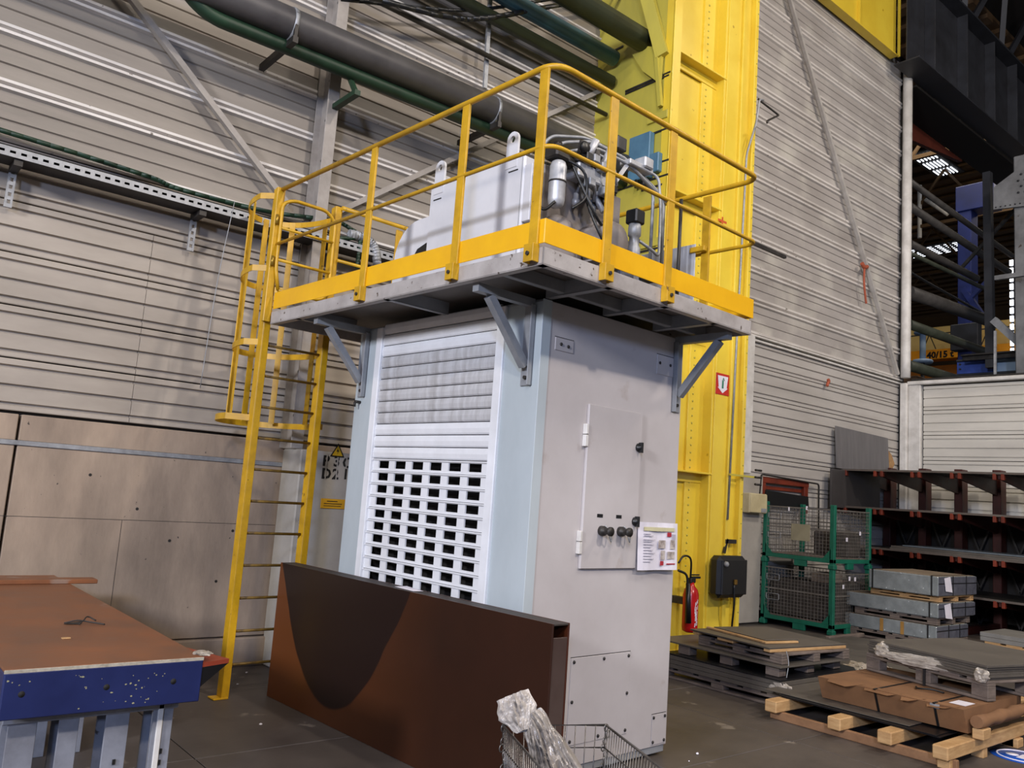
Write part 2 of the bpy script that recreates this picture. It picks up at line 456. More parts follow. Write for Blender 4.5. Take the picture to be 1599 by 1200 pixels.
# back wall (right of the column)
wb = struct('wall_back', MB().box(8.4, WB+.06, 0, WRX+.3, WB+.3, 11.5), M_steel_dk, 'high wall of ribbed metal sheets right of the yellow column')
z = 4.073-.49*8
while z < 4.4:
    z1 = min(z+.49, 4.48)
    if z1 > .3: clad(wb, 9.0, 16.6, z, z1, WB, 'A', M_clad_back)
    z += .49
z = 4.62; part('cover_strip', MB().bbox(9.3, WB-.05, 4.485, 16.6, WB+.02, 4.52, .005).bbox(9.3, WB-.075, 4.55, 16.6, WB+.02, 4.58, .004), M_white_trim, wb)
zz = [4.585, 5.16]
while zz[-1] < 11.2: zz.append(zz[-1]+.53)
for i in range(len(zz)-1):
    clad(wb, 8.5, 16.55, zz[i], zz[i+1], WB, 'B', M_clad_dirty)
part('top_flashing', MB().bbox(8.5, WB-.08, 11.43, 16.7, WB+.1, 11.52, .01), M_steel_dk, wb)
# right-hand wall across the end
wr = struct('wall_right', MB().box(WRX+.06, -6, 0, WRX+.3, 7.6, 4.6), M_steel_dk, 'low partition of pale ribbed sheets behind the rack')
z = 4.437-.493*8
while z < 4.5:
    z1 = min(z+.493, 4.46)
    if z1-z > .1: clad(wr, -5.8, 7.33, z, z1, WRX, 'A', M_clad_pale, along='y')
    z += .493
struct('trim_1', MB().bbox(WRX-.1, -5.9, 4.46, WRX+.3, 7.62, 4.535, .015), M_white_trim, 'white capping along the top of the low partition', 'trim')
struct('trim_2', MB().bbox(WRX-.07, 7.36, 0, WRX+.1, 7.60, 4.46, .015).bbox(WRX-.14, 7.60, 0, WRX+.05, 7.74, 4.50, .015), M_white_trim, 'white corner post below the partition capping', 'trim')
u0 = wY(1408, 300, 7.62).x
struct('trim_3', MB().tube([(16.5, 7.62, 4.60), (16.5, 7.62, 4.9), (16.5, 7.62, 11.3)], .092, 14), M_white_trim, 'round white downpipe at the outer corner of the high wall', 'pipe')
struct('trim_4', MB().bbox(10.6, WB-.12, 2.31, 11.38, WB-.055, 4.56, .01), M_white_trim, 'white flashing board between yellow column and ribbed sheets', 'trim')
struct('trim_5', MB().bbox(10.4, WB-.12, 0, 11.72, WB+.05, 2.29, .012), M_conc2, 'pale plastered pier foot beside the yellow column', 'trim')
# roof
roof = struct('ceiling', MB().box(-4, -8, 15.2, 60, 9, 15.4), M_roof, 'dark roof high above the hall')
for i in range(6):
    part('roof_beam', MB().bbox(-4+i*4.1, -8, 14.5, -3.75+i*4.1, 7.7, 15.19, .02), M_roof, roof)
# ------------------------------------------------------------ yellow column
CX0, CX1, CY = 7.28, 8.96, 6.2
yc = thing('crane_column', 'massive riveted yellow steel column carrying the crane girder', 'column', (8.2, 6.8, 0))
part('web_plate', MB().box(CX0+.02, CY+.16, 0, 8.34, CY+.2, 13.5), M_yellow, yc)
part('side_plate', MB().bbox(CX0, CY, 0, CX0+.03, 7.55, 13.5, .004), M_yellow_dull, yc, 'dull greenish-yellow side plate with dark joints')
part('edge_angle', MB().bbox(CX0-.012, CY-.012, 0, CX0+.13, CY+.012, 13.5, .004).bbox(CX0-.012, CY, 0, CX0+.012, CY+.12, 13.5, .004), M_yellow, yc)
part('flange_angle', MB().bbox(8.02, CY+.13, 0, 8.34, CY+.17, 13.5, .004).bbox(8.31, CY, 0, 8.35, CY+.2, 13.5, .004), M_yellow, yc)
part('flange_plate', MB().bbox(8.35, CY-.015, 0, 8.62, CY+.03, 13.5, .005), M_yellow, yc)
part('edge_channel', MB().bbox(8.62, CY-.05, 0, 8.68, CY+.04, 13.5, .008).bbox(8.68, CY+.02, 0, 8.89, CY+.05, 13.5, .004).bbox(8.89, CY-.05, 0, 8.96, CY+1.3, 13.5, .008), M_yellow, yc)
for z in (2.13, 3.83, 5.47, 7.24, 8.9):
    part('stiffener', MB().bbox(CX0+.02, CY-.01, z-.012, 8.38, CY+.18, z+.012, .004).bbox(CX0+.02, CY+.12, z-.12, 8.36, CY+.145, z, .004), M_yellow, yc)
rv = MB()
for k in range(150):
    z = .12+k*.09
    for x in (8.10,):
        rv.lathe((x, CY+.13, z), [(.014, 0), (.011, -.007), (.004, -.011)], 1, 6)
    if k % 2 == 0: rv.lathe((8.93, CY-.05, z), [(.012, 0), (.009, -.006)], 1, 6)
part('rivet_row', rv, M_yellow_dull, yc, kind='stuff')
# joints of the side plate and the notch covers
for pa, pb in (((1049, 112), (977, 143)), ((1047, 117), (977, 148)), ((1045, 172), (1012, 187)), ((1045, 200), (1018, 211)), ((1047, 249), (1018, 262)), ((1046, 272), (962, 300)), ((975, 72), (955, 84)), ((1000, 40), (965, 58)), ((1036, 288), (1002, 300)), ((1030, 372), (1000, 384)), ((1040, 385), (985, 398)), ((962, 235), (940, 245))):
    a, b_ = wX(pa[0], pa[1], CX0), wX(pb[0], pb[1], CX0); z = a.z
    part('joint_strip', MB().bbox(CX0-.014, a.y+.01, z-.012, CX0-.001, b_.y, z+.014, .002), M_steel_dk, yc, 'dark joint strip')
for z in (4.75, 6.34):
    part('joint_plate', MB().bbox(CX0-.03, CY+.03, z, CX0, CY+.35, z+.1, .004), M_yellow_dull, yc)
g = thing('pipe_gusset', 'yellow bracket standing out from the column side under the green pipe', 'bracket', (7.2, 6.6, 7.2))
part('gusset_plate', MB().prism([(6.33, 7.25), (6.95, 7.55), (6.62, 7.05), (6.35, 6.8)], 0, CX0-.07, CX0-.02), M_yellow_dull, g)
part('strut', MB().bar((7.14, 6.75, 8.6), (7.24, 6.33, 7.15), .10, .16), M_yellow_dull, g)
part('strut', MB().bar((7.2, 6.4, 7.2), (7.24, 6.33, 6.5), .05, .05), M_yellow_dull, g)
# orange cross painted on the flange
cp = wY(1128, 346, CY-.017)
solo('cross_mark', MB().box(cp.x-.09, CY-.0175, cp.z-.012, cp.x+.09, CY-.0155, cp.z+.018).box(cp.x-.012, CY-.0185, cp.z-.06, cp.x+.014, CY-.0165, cp.z+.06), mat('orange_spray', 'd9581c', .6), 'orange painted cross on the yellow column flange', 'marking')
# fire extinguisher sign
sg = thing('fire_point_sign', 'red framed white arrow sign fixed on the yellow column', 'sign', (8.525, CY-.02, 3.25))
sx0, sx1, sz0, sz1 = 8.35, 8.62, 3.12, 3.385
part('sign_plate', MB().bbox(sx0, CY-.022, sz0, sx1, CY-.017, sz1, .001), mat('sign_red', 'c9281f', .4), sg)
part('arrow', MB().prism([(sz1-.03, sx0+.03), (sz1-.03, sx1-.03), (sz0+.09, sx1-.055), (sz0+.09, sx1-.03), (sz0+.02, (sx0+sx1)/2), (sz0+.09, sx0+.03), (sz0+.09, sx0+.055)], 1, CY-.0225, CY-.025), M_paper, sg)
part('symbol', MB().tube([(8.48, CY-.026, 3.20), (8.48, CY-.026, 3.31), (8.49, CY-.026, 3.335), (8.51, CY-.026, 3.30)], .006, 6).box(8.465, CY-.0265, 3.20, 8.50, CY-.0255, 3.30), mat('sign_green', '4a8f74', .5), sg)
# conduits on the column
cd = MB().tube(fillet([wY(1136, 812, CY-.06), wY(1150, 540, CY-.06), wY(1166, 240, CY-.06), wY(1181, 192, CY-.06), wY(1186, 155, CY-.06), (9.1, CY-.06, wY(1186, 155, CY-.06).z+.02)], .08), .014, 8)
solo('conduit_pipe', cd, M_steel, 'thin grey conduit running down the front of the yellow column', 'conduit')
q0 = wY(1184, 155, CY+.1); q1 = wY(1216, 180, CY+.1); q2 = wY(1198, 189, CY-.3)
solo('bent_rod', MB().tube(fillet([q0, q1, q2, q2+Vector((0, 0, -.03))], .05), .014, 8), M_steel_dk, 'thin bent rod sticking out beside the top of the column conduit', 'rod')
solo('slotted_rail', MB().bar(wY(1172, 378, CY-.1), wY(1226, 402, CY-.1), .04, .04), M_steel_dk, 'short dark slotted rail poking out right of the column behind the railing', 'rail')
pcl = thing('pipe_clamp', 'small clamp bar holding the conduit to the column', 'clamp', wY(1140, 741, CY-.03))
c0 = wY(1133, 741, CY-.02); c1 = wY(1160, 742, CY-.02)
part('bar', MB().box(c0.x, CY-.09, c0.z-.012, c1.x+.25, CY-.07, c0.z+.012), M_yellow_dull, pcl)
for dz in (-.09, 0, .09):
    part('bolt', MB().cyl((c1.x+.12, CY-.12, c0.z+dz), (c1.x+.25, CY-.12, c0.z+dz), .014, 8), M_steel_dk, pcl)
hk = wY(1140, 846, CY-.03)
solo('hanger_hook', MB().bar((hk.x-.12, CY-.04, hk.z), (hk.x+.1, CY-.04, hk.z), .03, .05).bar((hk.x-.13, CY-.04, hk.z-.14), (hk.x-.08, CY-.04, hk.z+.03), .03, .03), M_steel_dk, 'dark hook bar on the column above the black box', 'hook')
# black control box
kx0, kx1 = wY(1124, 900, CY-.24).x, wY(1163, 900, CY-.2).x; ks = kx0-8.69
kb = thing('control_box', 'black moulded switch box mounted low on the yellow column', 'box', (8.85, CY-.1, .66))
part('housing', MB().bbox(kx0, CY-.24, .68, kx1, CY-.06, 1.17, .05), M_black, kb)
part('lid_rim', MB().bbox(kx0+.03, CY-.255, .72, kx1-.03, CY-.235, 1.13, .009), M_black, kb)
part('knob', MB().lathe((kx0+.08, CY-.255, 1.08), [(.035, 0), (.03, -.03), (.018, -.04)], 1, 12), M_gry, kb, 'grey rotary knob')
part('hasp', MB().bbox(kx0+.25, CY-.28, .84, kx0+.30, CY-.255, .90, .005), mat('brass', '8f6d2d', .4, .6), kb)
part('side_plate', MB().bbox(kx1, CY-.12, .76, kx1+.06, CY-.1, 1.08, .003), M_steel, kb)
solo('hanging_cable', MB().tube(smooth_path([(kx0+.26, CY-.26, .84), (kx0+.27, CY-.26, .6), (kx0+.33, CY-.2, .35), (kx0+.38, CY-.16, .1), (kx0+.38, CY-.1, .01)]), .012, 8), M_black, 'dark cable hanging from the black box down the column', 'cable')
# junction box
jb = thing('junction_box', 'cream junction box on the pier above the green crates', 'box', (9.55, WB-.3, 1.7))
j0 = wY(1171, 770, 7.55); j1 = wY(1197, 803, 7.55)
part('body', MB().bbox(j0.x, 7.55, j1.z, j1.x, 7.68, j0.z, .01), M_cream, jb)
part('lid', MB().bbox(j0.x+.01, 7.538, j1.z+.01, j1.x-.01, 7.55, j0.z-.01, .005), M_cream, jb)
part('plate', MB().bbox(j1.x-.17, 7.534, j1.z+.02, j1.x-.03, 7.539, j1.z+.08, .001), M_gry, jb)
# blue box on the side of the column
bb = thing('blue_junction_box', 'light blue electrical box on the side of the column above the power unit', 'box', (7.25, 6.6, 5.9))
mblue = mat('box_blue', '5c87a0', .45, col2='4a7088')
part('body', MB().bbox(7.18, 6.42, 5.62, 7.27, 6.76, 6.20, .01), mblue, bb)
part('side_box', MB().bbox(7.19, 6.28, 5.66, 7.27, 6.42, 5.90, .01), mblue, bb)
part('cable_gland', MB().cyl((7.21, 6.5, 5.63), (7.21, 6.5, 5.5), .04, 10).cyl((7.21, 6.62, 5.63), (7.21, 6.62, 5.53), .03, 10), M_black, bb)
# fire extinguisher
ex = thing('fire_extinguisher', 'red fire extinguisher hanging on the yellow column', 'extinguisher', (7.90, CY-.12, .3))
part('cylinder', MB().lathe((7.90, CY-.12, .30), [(.05, 0), (.085, .02), (.09, .06), (.09, .42), (.075, .48), (.04, .52), (.03, .56)], 2, 20), M_redext, ex)
part('valve', MB().bbox(7.86, CY-.15, .85, 7.95, CY-.09, .91, .01).bbox(7.9, CY-.14, .90, 8.05, CY-.10, .925, .006).bbox(7.9, CY-.14, .935, 8.03, CY-.10, .95, .006), M_black, ex)
part('hose', MB().tube(smooth_path([(7.88, CY-.12, .9), (7.82, CY-.16, 1.12), (7.68, CY-.17, 1.16), (7.60, CY-.16, 1.08)]), .012, 8).tube(smooth_path([(7.60, CY-.16, 1.0), (7.70, CY-.2, .95), (7.73, CY-.2, .8), (7.76, CY-.18, .55)]), .014, 8), M_black, ex)
part('horn', MB().cyl((7.75, CY-.19, .86), (7.77, CY-.2, .42), .025, 10, .035), M_black, ex)
# white lettering marks: wavy stripes
lab = MB()
for i in range(3):
    for t in range(6):
        a0 = -1.9+i*.16+.05*math.sin(t*1.3+i)
        z0 = .37+t*.05
        r = .0925
        lab.add([(7.90+r*math.cos(a0+d), CY-.12+r*math.sin(a0+d), z0+dz+.02*math.sin(i+t)) for d, dz in ((0, 0), (.1, 0), (.14, .045), (.04, .045))], [(0, 1, 2, 3)])
part('label_print', lab, M_paper, ex, 'white curved lettering print')
part('wall_bracket', MB().bbox(7.86, CY-.05, .6, 7.94, CY+.15, .68, .004), M_steel_dk, ex)

# ------------------------------------------------------------ concrete pier with stencilled number, steel post above
pr = thing('concrete_pier', 'grey concrete pier with black stencilled numbers behind the yellow ladder', 'pillar', (3.7, 7.3, 0))
part('pier_body', MB().bbox(3.40, 7.08, 0, 4.35, WL-.035, 1.985, .012), M_conc2, pr)
def fx(px, py): return wY(px, py, 7.08)
pP = fx(503, 729); pD = fx(500, 748)
tx = MB()
for s_, p_ in (('P', (503, 727)), ('3', (520, 728)), ('C', (534, 730)), ('D', (501, 747)), ('2', (518, 748)), ('1', (534, 748))):
    p = fx(*p_)
    t = text_mb(s_, .135, (p.x, 7.078, p.z), (1, 0, 0), (0, 0, 1), .001, .004)
    tx.add(t.v, t.f)
part('stencil_text', tx, M_text, pr, 'black stencilled P3C D21')
br_ = MB()
for p_ in ((503, 727), (520, 728), (534, 730), (501, 747), (518, 748)):
    p = fx(*p_); br_.box(p.x+.036, 7.0755, p.z-.01, p.x+.047, 7.0768, p.z+.11)
part('stencil_bridge', br_, M_conc2, pr)
tp = fx(527, 705)
part('warning_triangle', MB().prism([(tp.z-.055, tp.x-.075), (tp.z-.055, tp.x+.075), (tp.z+.075, tp.x)], 1, 7.0735, 7.077), M_text, pr)
part('warning_face', MB().prism([(tp.z-.043, tp.x-.055), (tp.z-.043, tp.x+.055), (tp.z+.052, tp.x)], 1, 7.072, 7.0735), mat('sign_yellow', 'c9a21a', .5), pr)
part('lightning_mark', MB().prism([(tp.z+.03, tp.x), (tp.z-.005, tp.x-.014), (tp.z-.005, tp.x+.002), (tp.z-.034, tp.x-.006), (tp.z+.008, tp.x+.014), (tp.z+.008, tp.x+.002)], 1, 7.071, 7.072), M_text, pr)
yp = fx(517, 787)
part('yellow_plate', MB().bbox(yp.x-.11, 7.072, yp.z-.045, yp.x+.14, 7.077, yp.z+.045, .001), mat('plate_yellow', 'd6a018', .5), pr)
part('plate_print', MB().box(yp.x-.05, 7.071, yp.z+.018, yp.x+.06, 7.072, yp.z+.026).box(yp.x-.08, 7.071, yp.z-.004, yp.x+.11, 7.072, yp.z+.003).box(yp.x-.08, 7.071, yp.z-.024, yp.x+.1, 7.072, yp.z-.018), M_text, pr)
ps = thing('wall_post', 'tall pale steel I-post standing in front of the ribbed wall', 'post', (3.4, 7.3, 1.98))
part('front_flange', MB().bbox(3.35, 7.20, 1.99, 3.47, 7.215, 12.5, .003), M_brace, ps)
part('web', MB().box(3.41, 7.215, 1.99, 3.422, 7.44, 12.5), M_brace, ps)
part('rear_flange', MB().box(3.35, 7.44, 1.99, 3.47, 7.455, 12.5), M_brace, ps)
bl = MB()
for k in range(24): bl.cyl((3.41, 7.3, 2.3+k*.42), (3.39, 7.3, 2.3+k*.42), .014, 6)
part('bolt_row', bl, M_steel_dk, ps, kind='stuff')

# ------------------------------------------------------------ braces on the walls

def brace(p, q, label, w=.055, m_=None):
    d = (Vector(q)-Vector(p)).normalized()
    o = solo('wall_brace', MB().bar(p, q, w, .06, up=(0, 1, 0)).bar(Vector(p)+Vector((0, .03, 0)), Vector(q)+Vector((0, .03, 0)), .01, .06, up=(0, 1, 0)), m_ or M_brace, label, 'brace')
brace(wY(150, -75, 7.38), wY(449, 320, 7.38), 'pale diagonal steel brace across the wall above the ladder')
brace(wY(525, 332, 7.4), wY(945, 138, 7.4), 'pale diagonal brace rising behind the hydraulic unit to the column')
brace(wY(1228, -20, 7.68), wY(1402, 585, 7.68), 'thin grey diagonal brace on the high back wall', .06, mat('brace_pale', 'c0bbb5', .5, col2='a39e98', scale=5))
rg = wY(1350, 418, 7.65); rg2 = wY(1352, 470, 7.65)
solo('orange_strap', MB().tube(smooth_path([rg, rg+Vector((-.05, -.02, -.3)), rg2, rg2+Vector((.02, 0, -.05))]), .02, 6).tube(smooth_path([rg+Vector((-.1, 0, .06)), rg, rg+Vector((.1, 0, .04))]), .04, 6), mat('strap_orange', 'b0583c', .7), 'faded orange strap tied to the brace on the back wall', 'strap')
rg = wY(1293, 598, 7.72)
solo('orange_knot', MB().tube(smooth_path([rg+Vector((0, 0, .06)), rg+Vector((.03, 0, .03)), rg, rg+Vector((-.03, 0, -.07))]), [.03]*18+[.02], 6), MATS['strap_orange'], 'small orange rag knot on the lower back wall', 'rag')

# ------------------------------------------------------------ pipes along the wall
def pipe(pts, r, material, label, fil=.25, cat='pipe', name='pipe', n=16):
    return solo(name, MB().tube(fillet(pts, fil, 6), r, n), material, label, cat)
bp = wY(760, 170, 6.85)
BP = thing('large_pipe', 'thick grey pipe running along the wall above the railing', 'pipe', (1, 6.85, 5.72))
part('pipe_run', MB().tube([(-3.5, 6.85, 5.68), (7.26, 6.85, 5.86)], .15, 20), M_pipe, BP)
for x in (2.75, 5.1):
    zc = 5.68+.18*(x+3.5)/10.76
    part('pipe_band', MB().tube([(x-.02, 6.85, zc), (x+.02, 6.85, zc)], .156, 20), M_steel, BP, 'bright clamp band')
    part('pipe_bracket', MB().bar((x, 6.7, zc-.2), (x, 7.44, zc-.2), .05, .06).bar((x, 6.72, zc-.2), (x, 6.72, zc+.06), .03, .03), M_steel_dk, BP)
gz = [wY(250, -60, 6.9), wY(322, 20, 6.9), (3.0, 6.9, 5.47), (7.24, 6.9, 5.72)]
GP = thing('green_pipe', 'dark green pipe below the thick grey pipe', 'pipe', (3, 6.9, 5.4))
part('pipe_run', MB().tube(fillet([wY(272, -40, 6.9), wY(320, 22, 6.9), wY(790, 216, 6.9)+Vector((2.2, 0, .06))], .35, 8), .065, 16), M_green, GP)
part('pipe_bracket', MB().bar((3.43, 6.75, 5.36), (3.43, 7.3, 5.36), .06, .05).bar((3.43, 6.78, 5.36), (3.43, 6.98, 5.62), .04, .04), M_green, GP)
def run(p_end, x_end_px, r, material, label, Y=None):
    pass
e = wX(1005, 64, 7.22)
pipe([(e.x-9, e.y, e.z), e], .14, M_green2, 'thick dark green pipe ending at the column top', cat='pipe')
e = wX(955, 94, 7.22)
pipe([(e.x-9, e.y-.05, e.z), (e.x, e.y-.05, e.z)], .10, M_bluep, 'blue pipe ending at the column behind the railing corner')
e = wX(950, 130, 7.22)
pipe([(e.x-9, e.y-.06, e.z), (e.x, e.y-.06, e.z)], .075, M_green2, 'dark green pipe just below the blue pipe')
e = wX(945, 180, 7.22)
pipe([(e.x-9, e.y-.02, e.z-.02), (e.x, e.y-.02, e.z)], .03, M_steel_dk, 'thin dark conduit below the blue pipe', n=10)
a = wY(540, -15, 7.1); b_ = wY(690, 25, 7.1); c_ = wY(760, 28, 7.1); d_ = wY(850, 12, 7.1); f_ = wY(980, -12, 7.1)
pipe(smooth_path([a, b_, c_, d_, f_]), .03, M_black, 'sagging black cable bundle at the top between the pipes', 0, 'cable', 'cable_bundle', 8)
pipe(smooth_path([a+Vector((0, .1, -.05)), b_+Vector((0, .1, .12)), c_+Vector((0, .1, .15)), d_+Vector((0, .1, .13)), f_+Vector((0, .1, .1))]), .02, M_black, 'thinner black cable above the sagging bundle', 0, 'cable', 'cable', 8)
e1 = wY(763, 20, 7.3); e2 = wY(757, 138, 7.3)
solo('hanger_strip', MB().bar((e1.x, 7.3, e1.z+.4), (e2.x, 7.3, e2.z), .03, .05, up=(1, 0, 0)), M_steel, 'perforated grey hanger strip behind the thick pipe', 'bracket')
# cable tray with slotted hangers
ct = thing('cable_tray', 'perforated galvanised cable tray along the ribbed wall', 'tray', (1, 7.3, 4.0))
TX0, TX1, TY0, TY1, TZ = -3.5, 5.6, 7.18, 7.42, 3.985
part('tray_bottom', MB().box(TX0, TY0, TZ, TX1, TY1, TZ+.004).box(TX0, TY1-.004, TZ, TX1, TY1, TZ+.07), M_steel_dk, ct)
side = MB().box(TX0, TY0-.002, TZ, TX1, TY0+.002, TZ+.028).box(TX0, TY0-.002, TZ+.048, TX1, TY0+.002, TZ+.075)
x = TX0
while x < TX1:
    side.box(x, TY0-.002, TZ+.028, x+.035, TY0+.002, TZ+.048); x += .075
part('slotted_side', side, M_steel, ct)
cb = MB()
for i in range(5):
    cb.tube([(TX0, 7.22+i*.04, TZ+.085+.01*math.sin(i*2)), (TX1, 7.22+i*.04, TZ+.085)], .014, 6)
part('cable', cb, M_black, ct)
for px_, in ((22,), (306,)):
    p = wY(px_, 280 if px_ < 100 else 375, 7.3)
    s = MB().box(p.x-.03, 7.2, TZ-.05, p.x+.03, 7.44, TZ)
    part('tray_arm', s, M_steel_dk, ct)
    s = MB().box(p.x-.028, 7.42, TZ-.33, p.x-.012, 7.44, TZ).box(p.x+.012, 7.42, TZ-.33, p.x+.028, 7.44, TZ)
    for k in range(6): s.box(p.x-.012, 7.42, TZ-.33+k*.06, p.x+.012, 7.44, TZ-.30+k*.06)
    part('slotted_hanger', s, M_steel, ct)
cp = [wY(-60, 183, 7.4), wY(0, 203, 7.4), wY(120, 240, 7.4), wY(235, 277, 7.4), wY(285, 297, 7.4), wY(420, 331, 7.4), wY(520, 345, 7.4), wY(555, 362, 7.4)]
pipe(smooth_path(cp), .022, M_green, 'green hose running on the wall above the cable tray', 0, 'hose', 'green_hose', 8)
cp = [wY(530, 372, 7.2), wY(553, 372, 7.2), wY(563, 366, 7.2), wY(561, 390, 7.2), wY(557, 420, 7.2)]
pipe(smooth_path(cp), .02, M_green, 'short green hose loop dropping behind the ladder gate', 0, 'hose', 'green_hose', 8)
cp = [wY(545, 365, 7.2), wY(570, 372, 7.2), wY(585, 388, 7.2), wY(590, 420, 7.2)]
pipe(smooth_path(cp), .045, M_steel, 'grey corrugated hose curving down behind the booth platform', 0, 'hose', 'flexible_hose', 10)
# ------------------------------------------------------------ booth (all in the booth's own axes)
X0, X1, Y0, Y1, ZT = 3.505, 4.975, 3.60, 5.67, 2.925
bo = thing('machine_booth', 'tall grey sheet metal booth with white roller shutter and inspection door', 'booth', ((X0+X1)/2, (Y0+Y1)/2, 0), BR)
part('base_skid', MB().bbox(X0+.01, Y0+.01, 0.02, X1-.01, Y1-.01, .07, .005), M_gry, bo)
for x, y in ((X0+.1, Y0+.1), (X1-.12, Y0+.1), (X0+.1, Y1-.1), (X1-.12, Y1-.1)):
    part('foot', MB().cyl((x, y, 0), (x, y, .03), .05, 12), M_steel_dk, bo)
SY0, SY1 = 3.97, 5.365       # shutter opening
GZ = 1.0
part('front_panel', MB().bbox(X0, Y0, .06, X0+.04, SY0-.03, ZT, .004), M_bodyL, bo)
part('front_panel', MB().bbox(X0, SY1+.03, .06, X0+.04, Y1, ZT, .004), M_bodyL, bo)
part('front_panel', MB().bbox(X0, SY0-.03, .06, X0+.04, SY1+.03, .42, .004), M_bodyL, bo)
part('side_panel', MB().bbox(X0+.04, Y0-.001, .07, X1, Y0+.04, ZT, .005), M_bodyR, bo)
part('side_panel', MB().bbox(X0+.04, Y1-.04, .07, X1, Y1, ZT, .005), M_bodyR, bo)
part('back_panel', MB().bbox(X1-.04, Y0+.04, .07, X1, Y1-.04, ZT, .005), M_bodyR, bo)
part('roof_panel', MB().bbox(X0, Y0, ZT-.02, X1, Y1, ZT, .004), M_gry, bo)
part('corner_strip', MB().bbox(X0-.004, Y0-.006, .06, X0+.075, Y0+.002, ZT, .002), M_bodyL, bo)
for y0, y1 in ((SY0-.045, SY0+.03), (SY1-.03, SY1+.045)):
    part('guide_rail', MB().bbox(X0-.02, y0, .35, X0+.012, y1, ZT-.01, .004), M_shut, bo)
# shutter: solid slats above, open grille slats below
z_top, z_mid, z_bot = 2.93, 1.905, .42
ns = 12
hs = 0.0865
def slat_mesh():
    mb = MB(); L_ = SY1-SY0-.06; pts = [(0.003, .0), (.012, -.008), (hs*.5, -.013), (hs-.012, -.008), (hs-.003, 0), (hs-.003, .012), (.003, .012)]
    # prism along Y: plane axes (z, x)
    mb.prism(pts, 1, 0, L_)
    return mesh_of('slat', mb, M_shut, Vector())
sm = slat_mesh()
z = z_mid; k = 0
while z < z_top-.03:
    piece('slat', sm, bo, (X0+.008, SY0+.03, z)); z += hs; k += 1
M_shut_d = mat('shutter_stained', 'd0d0d2', .45, col2='9c9997', scale=6, amt=1.0, stretch=(1, 2.2, .35))
sm_d = sm.copy(); sm_d.materials.clear(); sm_d.materials.append(M_shut_d)
for o in bo.children:
    if o.name.startswith('slat') and 2.14 < o.location.z < 2.66: o.data = sm_d
# grille slat: bars with six windows, period .0905
gp = .0905
def grille_mesh():
    mb = MB(); L_ = SY1-SY0-.06; t = .012
    h0, h1 = .018, .073
    mb.box(0, 0, 0, t, L_, h0).box(0, 0, h1, t, L_, gp-.004)
    mb.box(-.012, 0, gp-.012, 0, L_, gp-.003)
    # windows (fractions of slat length from the right-hand end as seen)
    n = 6; w = L_/ (n+.35); x = .0
    ww = .135; gap = (L_-n*ww)/(n+1)
    y = 0
    for i in range(n+1):
        mb.box(0, y, h0, t, y+gap, h1); y += gap+ww
    return mesh_of('grille_slat', mb, M_shut, Vector())
gm = grille_mesh()
z = z_mid-gp
while z > z_bot-.02:
    piece('grille_slat', gm, bo, (X0+.006, SY0+.03, z)); z -= gp
part('dark_backing', MB().box(X0+.16, SY0, .35, X0+.17, SY1, ZT-.05).box(X0+.06, SY0-.02, .35, X0+.16, SY0, ZT-.05).box(X0+.06, SY1, .35, X0+.16, SY1+.02, ZT-.05), M_dark, bo)
part('hook', MB().cyl((X0, SY1+.22, 2.34), (X0-.05, SY1+.22, 2.34), .012, 8).cyl((X0-.05, SY1+.22, 2.34), (X0-.05, SY1+.22, 2.30), .01, 8), M_steel_dk, bo)
# inspection door
dx0, dx1, dz0, dz1 = 3.962, 4.515, 1.272, 2.323
dr = part('door', MB().bbox(dx0, Y0-.022, dz0, dx1, Y0-.001, dz1, .004), M_bodyR, bo)
for z in (1.44, 2.12):
    part('hinge', MB().bbox(dx0-.028, Y0-.03, z-.075, dx0+.0, Y0, z+.0, .003).bbox(dx0-.028, Y0-.034, z+.004, dx0-.006, Y0, z+.07, .003), M_white_trim, dr)
for z in (1.585, 2.085):
    part('latch', MB().lathe((dx1-.035, Y0-.022, z), [(.03, 0), (.03, -.012), (.018, -.02), (.018, -.03)], 1, 12).box(dx1-.042, Y0-.062, z-.035, dx1-.028, Y0-.03, z+.035), M_black, dr)
for x in (4.14, 4.33):
    part('socket', MB().lathe((x, Y0-.022, 1.515), [(.032, 0), (.032, -.03), (.022, -.035), (.022, -.07), (.03, -.075), (.03, -.09)], 1, 14), M_steel_dk, dr)
    part('socket_chain', MB().tube(smooth_path([(x+.03, Y0-.03, 1.55), (x+.06, Y0-.06, 1.50), (x+.05, Y0-.07, 1.45), (x+.02, Y0-.08, 1.48)]), .005, 6), M_steel, dr)
    part('name_plate', MB().box(x-.045, Y0-.024, 1.60, x+.01, Y0-.021, 1.622), M_black, dr)
part('socket_stain', MB().box(0, 0, 0, .001, .001, .001), M_dark, dr) if False else None
# panels
def panel(x0, x1, z0, z1, name, screws):
    p = part(name, MB().bbox(x0, Y0-.006, z0, x1, Y0-.0005, z1, .002), M_bodyR, bo)
    mb = MB()
    for x, z in screws: part('screw', MB().lathe((x, Y0-.006, z), [(.011, 0), (.011, -.005), (.004, -.009)], 1, 8), M_steel_dk, p)
    part('panel_gap', MB().box(x0-.004, Y0-.0022, z1, x1+.004, Y0-.0018, z1+.005).box(x1, Y0-.0022, z0, x1+.003, Y0-.0018, z1), M_steel_dk, p)
    return p
panel(3.95, 4.53, .20, .725, 'access_panel', ((3.975, .70), (4.26, .70), (4.51, .70), (4.51, .46), (4.51, .225), (4.24, .225), (3.975, .225), (3.975, .46)))
panel(4.80, 4.955, .085, .285, 'small_panel', ((4.815, .265), (4.94, .265), (4.94, .105), (4.815, .105)))
a = bY(867, 526, Y0); b_ = bY(894, 553, Y0)
panel(a.x, b_.x, b_.z, a.z, 'blank_plate', ((a.x+.05, a.z-.04), (b_.x-.05, a.z-.045)))
a = bY(1026, 553, Y0); b_ = bY(1050, 590, Y0)
